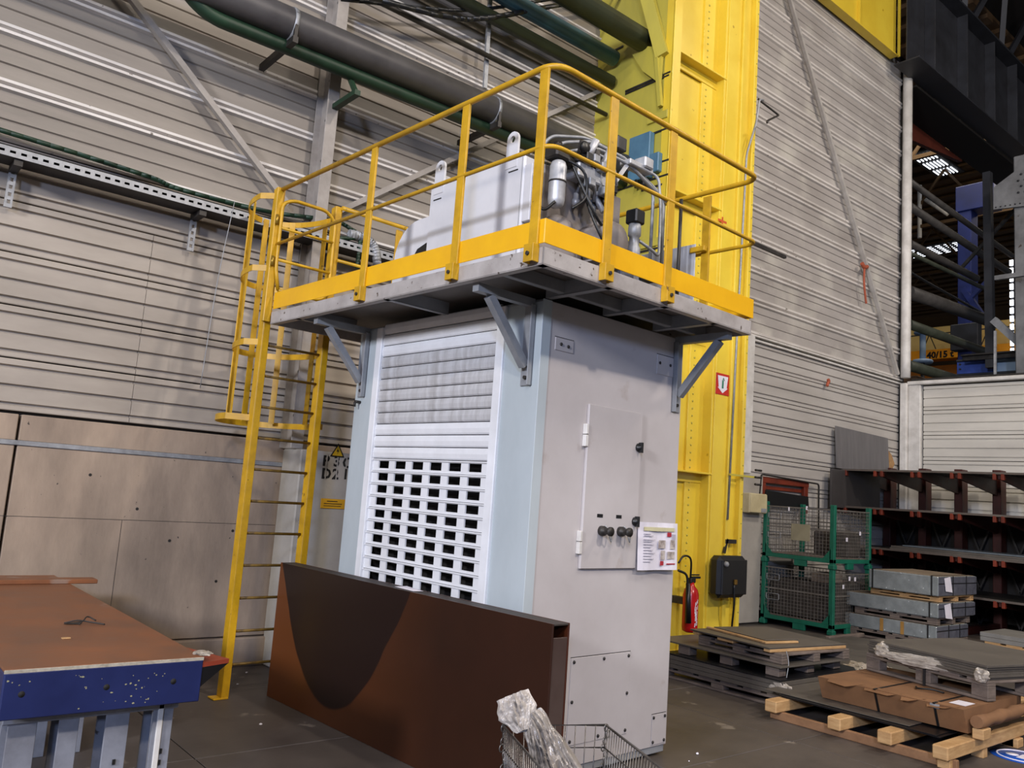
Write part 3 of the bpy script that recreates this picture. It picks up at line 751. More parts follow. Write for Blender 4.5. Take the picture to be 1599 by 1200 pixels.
panel(a.x, b_.x, b_.z, a.z, 'blank_plate', ((a.x+.03, a.z-.06), (b_.x-.04, a.z-.06)))
# paper notice
no = thing('paper_notice', 'white printed notice with small photos taped to the booth side', 'notice', (4.74, Y0-.02, 1.26), BR)
nx0, nx1, nz0, nz1 = 4.512, 4.955, 1.262, 1.585
sh = MB(); n = 8
vs = []
for i in range(n+1):
    for j in range(2):
        x = nx0+(nx1-nx0)*i/n; vs.append((x, Y0-.028-.006*math.sin(i*1.1)-(.012 if j == 0 else 0), nz1 if j else nz0))
fs = [(2*i, 2*i+2, 2*i+3, 2*i+1) for i in range(n)]
sh.add(vs, fs); sh.add([Vector(v)+Vector((0, .0015, 0)) for v in vs], [f[::-1] for f in fs])
part('sheet', sh, M_paper, no)
def nb(u0, u1, v0, v1, material, name, d=.040):
    x0 = nx0+u0*(nx1-nx0); x1 = nx0+u1*(nx1-nx0); z0 = nz1-v1*(nz1-nz0); z1 = nz1-v0*(nz1-nz0)
    part(name, MB().box(x0, Y0-d-.004*(v0+v1), z0, x1, Y0-d+.003-.004*(v0+v1), z1), material, no)
Mb = mat('print_beige', 'd8d2a8', .7); Mr = mat('print_red', 'b52a38', .6); Mph = mat('print_photo', '6d5c58', .6, col2='cfc6bd', scale=30); Mtx = mat('print_grey', 'b9b5c2', .7)
nb(.12, .9, .10, .18, Mb, 'title_band'); nb(.72, .82, .20, .29, Mr, 'red_square')
nb(.84, .93, .24, .36, Mtx, 'text_block')
for u0, u1, v0, v1 in ((.50, .67, .37, .54), (.80, .92, .36, .56), (.56, .66, .59, .78), (.73, .91, .61, .77)):
    nb(u0, u1, v0, v1, Mph, 'photo')
nb(.55, .63, .81, .90, Mr, 'red_square'); nb(.71, .93, .86, .885, Mr, 'red_line')
for i, v in enumerate((.24, .28, .36, .40, .46, .52, .58, .64, .70, .76, .82)):
    nb(.12, .30+.14*((i*37) % 5)/5, v, v+.012, Mtx, 'text_line')

# ------------------------------------------------------------ platform
PX0, PX1, PY0, PY1 = 2.975, 5.045, 3.082, 6.20
ZP0, ZP1 = 2.93, 3.03
pf = thing('service_platform', 'steel service platform with yellow toe boards and guard rail on top of the booth', 'platform', ((PX0+PX1)/2, (PY0+PY1)/2, 2.93), BR)
part('deck_plate', MB().bbox(PX0+.01, PY0+.01, ZP1-.012, PX1-.01, PY1-.01, ZP1-.002, .002), M_under, pf)
def chan(x0, y0, x1, y1):
    if abs(x1-x0) < abs(y1-y0): return MB().bbox(x0, y0, ZP0, x1, y1, ZP1, .003)
    return MB().bbox(x0, y0, ZP0, x1, y1, ZP1, .003)
part('fascia', MB().bbox(PX0, PY0, ZP0, PX0+.01, PY1, ZP1, .003).box(PX0, PY0, ZP0, PX0+.05, PY1, ZP0+.008), M_fascia, pf)
part('fascia', MB().bbox(PX0, PY0, ZP0, PX1, PY0+.01, ZP1, .003).box(PX0, PY0, ZP0, PX1, PY0+.05, ZP0+.008), M_fascia, pf)
part('fascia', MB().bbox(PX1-.01, PY0, ZP0, PX1, PY1, ZP1, .003), M_fascia, pf)
part('fascia', MB().bbox(PX0, PY1-.01, ZP0, PX1, PY1, ZP1, .003), M_fascia, pf)
for y in (3.44, 4.55, 5.75):
    part('joist', MB().bbox(PX0+.02, y, ZP0+.01, X0 if y > 3.6 else PX1-.02, y+.045, ZP1-.013, .003) if y < 3.6 else MB().bbox(PX0+.012, y, ZP0-.0, X0+.0, y+.008, ZP1-.013, .001).box(PX0+.012, y, ZP0, X0, y+.05, ZP0+.006), M_gry, pf)
for x in (3.52, 4.06, 4.6):
    part('joist', MB().bbox(x, PY0+.012, ZP0+.001, x+.008, Y0+.0, ZP1-.013, .001).box(x, PY0+.012, ZP0, x+.05, Y0, ZP0+.006), M_gry, pf)
# brackets
def bracket(kind, c):
    """front: at y=c in the plane across X; side: at x=c"""
    d1 = {}
    if kind == 'front':
        A = lambda u, z: (X0-u, c, z)
    else:
        A = lambda u, z: (c, Y0-u, z)
    arm = MB().bar(A(-.0, 2.905), A(.47, 2.905), .055, .05)
    if kind == 'side': arm = MB().bar(A(0, 2.905), A(.44, 2.905), .055, .05)
    b = part('bracket_arm', arm, M_gry, pf)
    up = MB()
    if kind == 'front':
        up.bbox(X0-.045, c-.045, 2.38, X0-.002, c-.038, 2.89, .002).bbox(X0-.012, c-.045, 2.38, X0-.002, c+.05, 2.89, .002)
    else:
        up.bbox(c-.045, Y0-.045, 2.38, c-.038, Y0-.002, 2.89, .002).bbox(c-.045, Y0-.012, 2.38, c+.05, Y0-.002, 2.89, .002)
    part('bracket_upright', up, M_gry, pf)
    part('bracket_strut', MB().bar(A(.035, 2.50), A(.36, 2.875), .05, .05), M_gry, pf)
    part('bolt', MB().cyl(A(.01, 2.43), A(.03, 2.43), .012, 8), M_steel_dk, pf)
bracket('front', 3.70); bracket('front', 5.57); bracket('side', 4.90)
# toe boards
part('toe_board', MB().bbox(PX0-.006, PY0-.002, 3.048, PX0-.001, PY1-.03, 3.185, .002), M_ylw2, pf)
part('toe_board', MB().bbox(PX0-.006, PY0-.006, 3.048, PX1+.01, PY0-.001, 3.185, .002), M_ylw2, pf)
part('toe_board', MB().bbox(PX1-.005, PY0, 3.048, PX1, 6.17, 3.185, .002), M_ylw2, pf)
part('toe_board', MB().bbox(3.56, PY1-.005, 3.048, PX1, PY1, 3.185, .002), M_ylw2, pf)
# posts: flat bar, joggled foot bolted on the fascia
def post(x, y, face, zt=4.055):
    """face 'f' front (-X), 's' side (-Y), 'r' right (+X), 'b' back (+Y)"""
    w, t = .068, .016
    if face in 'fr':
        s = -1 if face == 'f' else 1
        mb = MB().bbox(x+s*.006, y-w/2, 3.03, x+s*(.006+t), y+w/2, zt, .002)
        ft = MB().bbox(x+s*.0, y-w/2-.002, 2.945, x+s*.05, y-w/2+.008, 3.045, .002).bbox(x+s*.0, y+w/2-.004, 2.945, x+s*.05, y+w/2+.004, 3.045, .002).bbox(x+s*.042, y-w/2, 2.945, x+s*.05, y+w/2, 3.045, .002)
        bt = MB().cyl((x+s*.05, y, 2.99), (x+s*.06, y, 2.99), .012, 8)
    else:
        s = -1 if face == 's' else 1
        mb = MB().bbox(x-w/2, y+s*.006, 3.03, x+w/2, y+s*(.006+t), zt, .002)
        ft = MB().bbox(x-w/2-.004, y, 2.945, x-w/2+.004, y+s*.05, 3.045, .002).bbox(x+w/2-.004, y, 2.945, x+w/2+.004, y+s*.05, 3.045, .002).bbox(x-w/2, y+s*.042, 2.945, x+w/2, y+s*.05, 3.045, .002)
        bt = MB().cyl((x, y+s*.05, 2.99), (x, y+s*.06, 2.99), .012, 8)
    p = part('rail_post', mb, M_ylw, pf)
    part('post_foot', ft, M_ylw, p); part('foot_bolt', bt, M_steel_dk, p)
for y in (3.15, 3.83, 4.84): post(PX0, y, 'f')
for x in (3.46, 4.04): post(x, PY0, 's')
post(PX1, 3.50, 'r', 4.04); post(PX1, 4.6, 'r', 4.04); post(PX1, 5.6, 'r', 4.04)
for x in (4.14,): post(x, PY1, 'b', 4.04)
RR = .0185
pr_ = PX0-.012; py_ = PY0-.012
ZR, ZM = 4.07, 3.60
part('hand_rail', MB().tube(fillet([(pr_, 6.27, ZR), (pr_, py_, ZR), (PX1+.03, py_, ZR+.01), (PX1+.02, 6.18, ZR), (3.52, 6.2, ZR)], .13, 8), RR, 12), M_ylw, pf)
part('mid_rail', MB().tube(fillet([(pr_, 6.27, ZM), (pr_, py_, ZM), (PX1+.03, py_, ZM), (PX1+.02, 6.18, ZM), (3.52, 6.2, ZM)], .10, 8), .0135, 10), M_ylw, pf)
gs = part('grey_sheet', MB().bbox(PX1-.03, 3.56, 3.06, PX1-.02, 4.45, 3.67, .004), mat('grey_sheet_paint', 'c2c4ca', .5, col2='aeb0b6', scale=3), pf)
part('sheet_clip', MB().bbox(PX1-.05, 3.47, 3.60, PX1-.01, 3.60, 3.64, .004), M_ylw, pf)

# ------------------------------------------------------------ ladder
LX0, LX1, LY = 2.95, 3.50, 6.29
la = thing('cage_ladder', 'yellow fixed ladder with safety cage leading to the platform', 'ladder', ((LX0+LX1)/2, LY, 0), BR)
for x, s in ((LX0, 1), (LX1, 1)):
    part('stringer', MB().bbox(min(x, x-s*.006), LY-.04, .01, max(x, x-s*.006), LY+.045, 4.09, .002).bbox(min(x, x+s*.055), LY-.04, .01, max(x, x+s*.055), LY-.032, 4.09, .002), M_ylw, la)
    part('foot_plate', MB().bbox(x-.07, LY-.05, 0, x+.05, LY+.06, .012, .003), M_steel_dk if False else M_ylw, la)
    part('top_angle', MB().bbox(x-.03, LY-.075, 2.95, x+.03, LY-.036, 4.08, .004), M_ylw, la)
rung = mesh_of('rung', MB().tube([(LX0, 0, 0), (LX1, 0, 0)], .011, 8), M_ylw, Vector((LX0, 0, 0)))
M_rung = mat('rung_worn', '8a6a22', .5, .2, col2='4f3d1c', scale=20)
rung.materials[0] = M_rung
for k in range(12):
    piece('rung', rung, la, (LX0, LY, .245+k*.2525))
hx = (LX0+LX1)/2; hr = .36
def hoop(z, flare):
    rx = hr+flare; ry = .66+flare*.5
    pts = []
    pts.append((LX0, LY+.02, z))
    for i in range(0, 25):
        a = PI - PI*i/24
        pts.append((hx+rx*math.cos(a), LY+.12+ry*math.sin(a)*.95, z))
    pts.append((LX1, LY+.02, z))
    mb = MB(); h = .025
    vs = []; fs = []
    for p in pts:
        for dz in (-h, h):
            vs.append((p[0], p[1], p[2]+dz))
    n = len(pts)
    c = Vector((hx, LY+.3, z))
    for p in pts:
        v = Vector(p); d = (c-v).normalized()*.006
        for dz in (-h, h): vs.append((p[0]+d.x, p[1]+d.y, p[2]+dz))
    for i in range(n-1):
        a, b, c_, d_ = 2*i, 2*i+2, 2*i+3, 2*i+1
        fs.append((a, b, c_, d_)); fs.append((a+2*n, d_+2*n, c_+2*n, b+2*n)); fs.append((d_, c_, c_+2*n, d_+2*n)); fs.append((a, a+2*n, b+2*n, b))
    mb.add(vs, fs)
    return mb, pts
for i, z in enumerate((2.17, 2.79, 3.41, 4.03)):
    mb, pts = hoop(z, .08 if i == 0 else 0)
    part('cage_hoop', mb, M_ylw, la)
for i, a in enumerate((PI*.93, PI*.70, PI*.5, PI*.3, PI*.07)):
    rx, ry = hr, .66
    x = hx+(rx-.012)*math.cos(a); y = LY+.12+(ry-.012)*math.sin(a)*.95
    mb = MB(); mb.bar((x, y, 2.18), (x, y, 4.05), .05, .010, up=(math.cos(a), math.sin(a), 0))
    part('cage_bar', mb, M_ylw, la)
# gate at the top
gt = part('gate', MB().tube(fillet([(LX0+.06, LY-.09, 3.22), (LX0+.02, LY-.09, 3.40), (LX0+.02, LY-.09, 3.95), (LX0+.12, LY-.09, 4.0), (LX1-.12, LY-.09, 4.0), (LX1-.03, LY-.09, 3.92), (LX1-.03, LY-.09, 3.30), (LX1-.10, LY-.09, 3.22), (LX0+.06, LY-.09, 3.22)], .06), .015, 10).tube([(LX0+.02, LY-.09, 3.74), (LX1-.03, LY-.09, 3.74)], .013, 8).tube([(LX0+.02, LY-.09, 3.47), (LX1-.03, LY-.09, 3.47)], .013, 8), M_ylw, la)
for z in (3.45, 3.8):
    part('hinge', MB().cyl((LX0-.015, LY-.09, z-.04), (LX0-.015, LY-.09, z+.04), .014, 8), mat('brass_hinge', 'b08d35', .35, .6), gt)
solo('pull_cord', MB().tube(smooth_path([(2.78, 6.72, 4.02), (2.74, 6.78, 3.3), (2.72, 6.82, 2.4)]), .0035, 5), M_steel, 'thin pale cord hanging beside the ladder cage', 'cord', rot=BR)

# ------------------------------------------------------------ hydraulic power unit on the deck
ZD = ZP1
UX0, UX1, UY0, UY1, UZ = 3.40, 4.35, 3.75, 4.75, 3.87
hu = thing('hydraulic_unit', 'pale grey hydraulic power unit with tubes, valves and motor on the platform', 'machine', ((UX0+UX1)/2, (UY0+UY1)/2, ZD), BR)
part('tank', MB().bbox(UX0, UY0, ZD+.03, UX1, UY1, UZ, .012), M_tank, hu)
part('base_rail', MB().bbox(UX0+.02, UY0, ZD, UX0+.1, UY1, ZD+.04, .004).bbox(UX1-.1, UY0, ZD, UX1-.02, UY1, ZD+.04, .004), M_gry, hu)
part('end_plate', MB().bbox(UX0+.17, UY0-.012, ZD+.05, UX1-.01, UY0, UZ-.01, .004), M_tank2, hu, 'duller beige-grey end plate')
part('lid', MB().bbox(UX0+.02, UY0+.02, UZ, UX1-.02, UY1-.06, UZ+.03, .006), M_steel_dk, hu, 'dark lid plate')
bl = MB()
for k in range(14): bl.cyl((UX0+.045, UY0+.06+k*.065, UZ+.03), (UX0+.045, UY0+.06+k*.065, UZ+.042), .011, 6)
for k in range(12): bl.cyl((UX0+.08+k*.07, UY0+.045, UZ+.03), (UX0+.08+k*.07, UY0+.045, UZ+.042), .011, 6)
part('bolt_row', bl, M_steel, hu, kind='stuff')
def lug(y, w=.075, h=.19, t=.018):
    mb = MB(); n = 14; vs = []; outer = []; inner = []
    zc = UZ+h-w*.72; r = .024
    for i in range(n):
        a = 2*PI*i/n; c, s = math.cos(a), math.sin(a)
        inner.append((r*c, zc+r*s))
        if s >= 0: outer.append((w*.72*c, zc+w*.72*s))
        else:
            k = max(abs(c)/1.0, abs(s)); outer.append((w*.72*max(-1, min(1, c/max(abs(c), abs(s)+1e-9)))*1.0 if abs(c) > abs(s) else w*.72*c/abs(s), (UZ-.06) if abs(s) > abs(c) or s < -.3 else zc+w*s))
    for x in (UX0-.004, UX0-.004+t):
        for (u, z) in outer+inner: vs.append((x, y+u, z))
    m = 2*n; fs = []
    for i in range(n):
        j = (i+1) % n
        fs.append((i, j, n+j, n+i)); fs.append((m+i, m+n+i, m+n+j, m+j))
        fs.append((i, m+i, m+j, j)); fs.append((n+i, n+j, m+n+j, m+n+i))
    mb.add(vs, fs); return mb
for y in (UY0+.13, UY1-.10):
    part('lifting_lug', lug(y), M_tank, hu)
    part('lug_rib', MB().bbox(UX0+.02, y+.05, UZ-.0, UX0+.2, y+.062, UZ+.12, .003), M_tank, hu) if y > 4.3 else None
# side seam and slots
part('seam', MB().box(UX0-.0015, UY0+.02, ZD+.05, UX0-.0005, UY0+.024, UZ-.01), M_gry, hu)
part('slot', MB().box(UX0-.003, UY0+.06, UZ-.09, UX0+.01, UY0+.15, UZ-.082).box(UX0-.003, UY1-.14, UZ-.105, UX0+.01, UY1-.05, UZ-.097), M_dark, hu)
# rounded hood with dark mouth on the far end
hd = MB(); n = 8; prof = [(UY1, ZD+.03), (UY1, ZD+.64)]
for i in range(n+1):
    a = PI/2*i/n; prof.append((UY1+.14+.28*math.sin(a), ZD+.36+.28*math.cos(a)))
prof.append((UY1+.42, ZD+.03))
hd.prism(prof, 0, UX0+.02, UX0+.6)
part('hood', hd, M_tank, hu)
part('hood_mouth', MB().prism([(UY1+.01, ZD+.24), (UY1+.01, ZD+.44), (UY1+.12, ZD+.41), (UY1+.17, ZD+.35), (UY1+.19, ZD+.24)], 0, UX0+.013, UX0+.03), M_dark, hu)
# level gauge
part('level_gauge', MB().bbox(3.402, UY0-.07, 3.42, 3.437, UY0-.0, 3.80, .004), M_tank, hu)
part('gauge_glass', MB().bbox(3.44, UY0-.075, 3.44, 3.475, UY0-.0, 3.82, .006), M_black, hu)
part('gauge_tube', MB().cyl((3.457, UY0-.082, 3.49), (3.457, UY0-.082, 3.76), .006, 8), mat('gauge_amber', 'a8602a', .3), hu)
# filter
part('filter', MB().lathe((3.70, UY0-.13, 3.56), [(.03, -.02), (.05, 0), (.055, .03), (.055, .135), (.057, .14), (.057, .155), (.055, .16), (.055, .25), (.045, .28), (.03, .29)], 2, 20), M_alu, hu, 'bright aluminium filter bowl')
part('filter_band', MB().lathe((3.70, UY0-.13, 3.70), [(.059, 0), (.059, .012)], 2, 20), M_steel_dk, hu)
part('filter_head', MB().bbox(3.64, UY0-.17, 3.86, 3.76, UY0-.05, 3.94, .012).cyl((3.76, UY0-.1, 3.9), (3.84, UY0-.1, 3.88), .04, 12).cyl((3.70, UY0-.11, 3.94), (3.70, UY0-.11, 3.98), .03, 10), M_steel_dk, hu)
# big flange cover + motor
part('round_cover', MB().lathe((3.86, UY0-.015, 3.34), [(.21, 0), (.21, -.02), (.19, -.035), (.06, -.05)], 1, 28), M_tank2, hu)
part('motor', MB().lathe((4.16, UY0-.02, 3.42), [(.14, 0), (.14, -.2), (.12, -.24), (.05, -.25)], 1, 22), M_tank2, hu)
fin = MB()
for k in range(12):
    a = 2*PI*k/12; fin.bar((4.16+.14*math.cos(a), UY0-.04, 3.42+.14*math.sin(a)), (4.16+.14*math.cos(a), UY0-.2, 3.42+.14*math.sin(a)), .006, .02)
part('cooling_fin', fin, M_tank2, hu, kind='stuff')
# valve manifold
part('manifold', MB().bbox(3.86, UY0-.16, 3.80, 4.20, UY0-.04, 3.90, .01), M_alu, hu)
for i, (x, z, l, r_) in enumerate(((3.90, 3.92, .12, .022), (3.97, 3.93, .16, .026), (4.05, 3.90, .13, .02), (4.12, 3.92, .15, .028), (3.94, 3.76, .12, .018), (4.08, 3.74, .12, .02), (4.16, 3.78, .1, .024))):
    up = z > 3.85
    part('valve', MB().cyl((x, UY0-.11, z), (x+(.03 if i % 2 else -.03), UY0-.17, z+(l if up else -l)), r_, 10).cyl((x, UY0-.11, z-.01), (x, UY0-.11, z+.02), r_*1.5, 6), M_alu if i % 2 else M_steel_dk, hu)
    part('solenoid', MB().bbox(x-.03, UY0-.22, z-.02, x+.03, UY0-.16, z+.035, .006), M_steel if i % 3 else M_black, hu)
part('pressure_gauge', MB().lathe((3.86, UY0-.18, 3.98), [(.035, 0), (.04, -.01), (.04, -.03), (.035, -.035)], 1, 16), M_black, hu)
for i in range(5):
    x = 3.92+i*.055; z = 3.62+.05*((i*7) % 3)
    part('fitting', MB().lathe((x, UY0-.09, z), [(.02, 0), (.028, .02), (.028, .045), (.018, .05), (.018, .09)], 2, 8), M_steel if i % 2 else M_alu, hu)
    part('elbow_tube', MB().tube(fillet([(x, UY0-.09, z+.08), (x, UY0-.13, z+.15), (x+.05, UY0-.16, z+.11), (x+.09, UY0-.12, z+.02)], .03), .012, 8), M_steel, hu)
# steel tubes over the top
for i, (dz, dy) in enumerate(((0, 0), (-.045, -.06), (-.10, -.10))):
    zt_ = 4.16+dz; y = UY0+.02+dy
    part('steel_tube', MB().tube(fillet([(3.56+i*.03, y+.05, 3.92), (3.62+i*.05, y, zt_-.08), (3.95, y-.02, zt_+.02), (4.28, y-.05, zt_-.0), (4.55, y-.06, zt_-.10), (4.62+i*.05, y-.1, zt_-.18), (4.62+i*.06, y-.1, 3.45-i*.1)], .07, 6), .0125, 8), M_steel, hu)
for i in range(3):
    x = 3.80+i*.09
    part('steel_tube', MB().tube(fillet([(x, UY0-.1, 3.9), (x, UY0-.1, 4.06-.03*i), (x+.12, UY0-.14, 4.05-.03*i), (x+.16, UY0-.14, 3.86)], .04, 5), .011, 8), M_steel, hu)
part('tube_clamp', MB().bbox(4.36, UY0-.17, 4.05, 4.62, UY0-.07, 4.09, .006).bbox(4.50, UY0-.19, 4.07, 4.60, UY0-.08, 4.15, .01).bar((4.38, UY0-.12, 4.05), (4.28, UY0-.06, 3.85), .03, .03), M_alu, hu)
part('vent_block', MB().bbox(4.30, UY0-.1, 4.16, 4.40, UY0-.02, 4.26, .008), M_black, hu)
for pts in ([(3.72, UY0-.1, 3.9), (3.86, UY0-.2, 3.82), (3.90, UY0-.2, 3.66), (3.80, UY0-.18, 3.55)],
            [(3.80, UY0-.1, 3.95), (3.93, UY0-.22, 3.60), (4.05, UY0-.22, 3.50), (4.22, UY0-.18, 3.50)],
            [(3.93, UY0-.15, 3.70), (3.99, UY0-.24, 3.45), (4.10, UY0-.26, 3.33), (4.26, UY0-.22, 3.42)],
            [(3.58, UY0-.02, 3.62), (3.60, UY0-.12, 3.50), (3.66, UY0-.16, 3.56)]):
    part('hose', MB().tube(smooth_path(pts), .010, 8), M_black, hu)
for o in hu.children:
    if o.name.split('.')[0] in ('filter', 'filter_band', 'filter_head', 'round_cover', 'motor', 'cooling_fin', 'manifold', 'valve', 'solenoid', 'pressure_gauge', 'fitting', 'elbow_tube', 'tube_clamp', 'vent_block', 'hose'):
        o.location.x -= .125
part('pump_bracket', MB().bbox(4.30, UY0-.3, ZD, 4.50, UY0-.02, ZD+.03, .004).bbox(4.33, UY0-.16, ZD+.03, 4.47, UY0-.1, 3.5, .004), M_gry, hu)
part('pump', MB().lathe((4.38, UY0-.22, 3.33), [(.035, 0), (.045, .02), (.045, .10), (.035, .12), (.035, .18), (.045, .19), (.045, .24), (.04, .28)], 2, 16), M_steel, hu)
part('pump_head', MB().bbox(4.33, UY0-.27, 3.60, 4.43, UY0-.17, 3.70, .01), M_black, hu)
part('pump_outlet', MB().tube(fillet([(4.43, UY0-.22, 3.50), (4.56, UY0-.24, 3.46), (4.66, UY0-.22, 3.44), (4.68, UY0-.2, 3.8), (4.68, UY0-.17, 4.05), (4.58, UY0-.13, 4.08)], .05, 5), .011, 8), M_steel, hu)
part('foot_valve', MB().bbox(4.44, UY0-.32, 3.22, 4.56, UY0-.22, 3.36, .01).cyl((4.36, UY0-.26, 3.26), (4.46, UY0-.27, 3.28), .02, 8), M_steel_dk, hu)
for o in hu.children:
    if o.name.split('.')[0].startswith('pump') or o.name.startswith('foot_valve'): o.location.x -= .12
part('riser_tube', MB().tube([(4.80, UY0-.2, ZD), (4.80, UY0-.2, 3.95)], .013, 8).lathe((4.80, UY0-.2, 3.06), [(.03, 0), (.03, .05), (.02, .06), (.02, .12)], 2, 8).bar((4.74, UY0-.2, 3.2), (4.86, UY0-.2, 3.2), .02, .02), M_steel_dk, hu)
# ------------------------------------------------------------ rusty hollow steel box leaning in front of the booth
RX0, RX1, RY0, RY1, RZ = 3.300, 3.435, 3.15, 6.21, 1.035
M_rbox = mat('primed_steel', '4b2412', 0.32, 0.1, col2='351a10', scale=.9, amt=1.1, rvar=.08)
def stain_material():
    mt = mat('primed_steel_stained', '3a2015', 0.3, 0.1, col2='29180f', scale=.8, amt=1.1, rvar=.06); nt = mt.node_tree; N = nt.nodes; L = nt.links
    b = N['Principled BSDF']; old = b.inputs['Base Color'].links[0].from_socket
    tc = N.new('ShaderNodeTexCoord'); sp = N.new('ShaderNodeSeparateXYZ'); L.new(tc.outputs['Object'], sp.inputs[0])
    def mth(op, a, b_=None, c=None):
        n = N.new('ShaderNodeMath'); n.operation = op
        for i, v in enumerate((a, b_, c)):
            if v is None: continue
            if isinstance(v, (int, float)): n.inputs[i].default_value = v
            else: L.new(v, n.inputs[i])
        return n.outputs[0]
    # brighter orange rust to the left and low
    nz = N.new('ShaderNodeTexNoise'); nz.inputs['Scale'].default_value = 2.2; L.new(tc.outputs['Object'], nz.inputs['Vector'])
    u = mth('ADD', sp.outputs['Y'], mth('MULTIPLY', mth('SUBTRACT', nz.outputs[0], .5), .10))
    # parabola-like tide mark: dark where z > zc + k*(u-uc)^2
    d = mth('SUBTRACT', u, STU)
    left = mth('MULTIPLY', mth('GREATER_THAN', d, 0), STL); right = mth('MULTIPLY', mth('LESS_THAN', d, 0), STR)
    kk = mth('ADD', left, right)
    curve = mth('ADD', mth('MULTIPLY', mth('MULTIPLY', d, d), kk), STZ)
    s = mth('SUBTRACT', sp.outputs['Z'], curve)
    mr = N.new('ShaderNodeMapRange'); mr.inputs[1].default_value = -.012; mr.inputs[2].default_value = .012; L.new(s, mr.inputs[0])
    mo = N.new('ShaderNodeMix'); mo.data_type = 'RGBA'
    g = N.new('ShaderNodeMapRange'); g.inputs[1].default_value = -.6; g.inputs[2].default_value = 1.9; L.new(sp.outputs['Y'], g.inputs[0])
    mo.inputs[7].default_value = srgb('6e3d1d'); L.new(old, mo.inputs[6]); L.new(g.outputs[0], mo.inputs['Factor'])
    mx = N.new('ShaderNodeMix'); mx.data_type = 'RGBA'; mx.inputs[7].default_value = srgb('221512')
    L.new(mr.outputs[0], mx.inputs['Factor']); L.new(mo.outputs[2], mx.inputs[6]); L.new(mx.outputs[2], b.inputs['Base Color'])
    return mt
RC = Vector(((RX0+RX1)/2, (RY0+RY1)/2, 0))
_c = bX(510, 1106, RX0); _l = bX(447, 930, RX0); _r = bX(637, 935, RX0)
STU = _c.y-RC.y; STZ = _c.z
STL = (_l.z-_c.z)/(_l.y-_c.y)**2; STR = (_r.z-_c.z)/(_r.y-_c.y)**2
rb = thing('steel_box_beam', 'long brown primed steel box section with a dark tide mark standing before the booth', 'beam', RC, BR)
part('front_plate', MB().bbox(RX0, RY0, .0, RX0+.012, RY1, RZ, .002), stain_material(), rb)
part('rear_plate', MB().bbox(RX1-.012, RY0, .0, RX1, RY1, RZ, .002), M_rbox, rb)
part('top_plate', MB().bbox(RX0+.012, RY0, RZ-.012, RX1-.012, RY1, RZ-.001, .002), mat('dusty_top', '3f3833', .6, col2='302a27', scale=6), rb)
part('bottom_plate', MB().bbox(RX0+.012, RY0, .001, RX1-.012, RY1, .012, .002), M_rbox, rb)
part('end_plate', MB().bbox(RX0+.012, RY0+.003, .012, RX1-.012, RY0+.012, RZ-.075, .002), mat('end_plate_brown', '54453f', .4, .1, col2='463631', scale=3), rb)
part('end_plate', MB().bbox(RX0+.012, RY1-.04, .012, RX1-.012, RY1-.03, RZ-.012, .002), M_rbox, rb)
# flake of paper on top
p = bX(640, 916, RX0+.05)
solo('paper_scrap', MB().add([(RX0+.03, 4.45, RZ+.001), (RX0+.09, 4.42, RZ+.004), (RX0+.10, 4.62, RZ+.012), (RX0+.04, 4.68, RZ+.002)], [(0, 1, 2, 3)]), M_paper, 'small pale scrap lying on top of the brown steel box', 'scrap', rot=BR)

# ------------------------------------------------------------ work table
TZT = .85
tA = wZ(5, 1045, TZT); tB = wZ(322, 1028, TZT); tC = wZ(125, 912, TZT)
tx0, ty0, tx1 = tA.x, (tA.y+tB.y)/2, tB.x
ty1 = 7.15
TR = 0.0
tb = thing('work_table', 'heavy work table with rusty steel top and blue painted edge on grey trestles', 'table', ((tx0+tx1)/2, (ty0+ty1)/2, 0))
part('top_plate', MB().bbox(tx0, ty0, TZT-.012, tx1, ty1, TZT, .003), M_rust, tb)
part('edge_strip', MB().bbox(tx0, ty0-.004, TZT-.016, tx1, ty0, TZT-.001, .001), M_white_edge, tb)
part('front_apron', MB().bbox(tx0+.002, ty0-.006, TZT-.20, tx1-.002, ty0+.012, TZT-.014, .004), M_blue, tb)
part('side_apron', MB().bbox(tx1-.014, ty0, TZT-.19, tx1, ty1, TZT-.014, .003), M_blue, tb)
part('side_apron', MB().bbox(tx0, ty0, TZT-.19, tx0+.014, ty1, TZT-.014, .003), M_blue, tb)
for u in (.09, .49, .84):
    x = tx0+(tx1-tx0)*u
    part('bolt_hole', MB().lathe((x, ty0-.0065, TZT-.10), [(.013, 0), (.013, .004)], 1, 14), M_dark, tb)
chips = MB()
for i in range(38):
    u = rnd.choice((.1, .36, .4, .45, .68, .72, .6))+rnd.gauss(0, .05); zz_ = TZT-.03-rnd.random()*.15
    x = tx0+(tx1-tx0)*min(.98, max(.02, u)); r_ = rnd.uniform(.0015, .005)
    a = [(x+r_*math.cos(t)*rnd.uniform(.6, 1.6), ty0-.0068, zz_+r_*math.sin(t)*rnd.uniform(.6, 1.2)) for t in (0, 1, 2, 3.2, 4.2, 5.3)]
    chips.add(a, [(0, 1, 2, 3, 4, 5)])
part('paint_chip', chips, mat('chip_cream', '9b9776', .6), tb, kind='stuff')
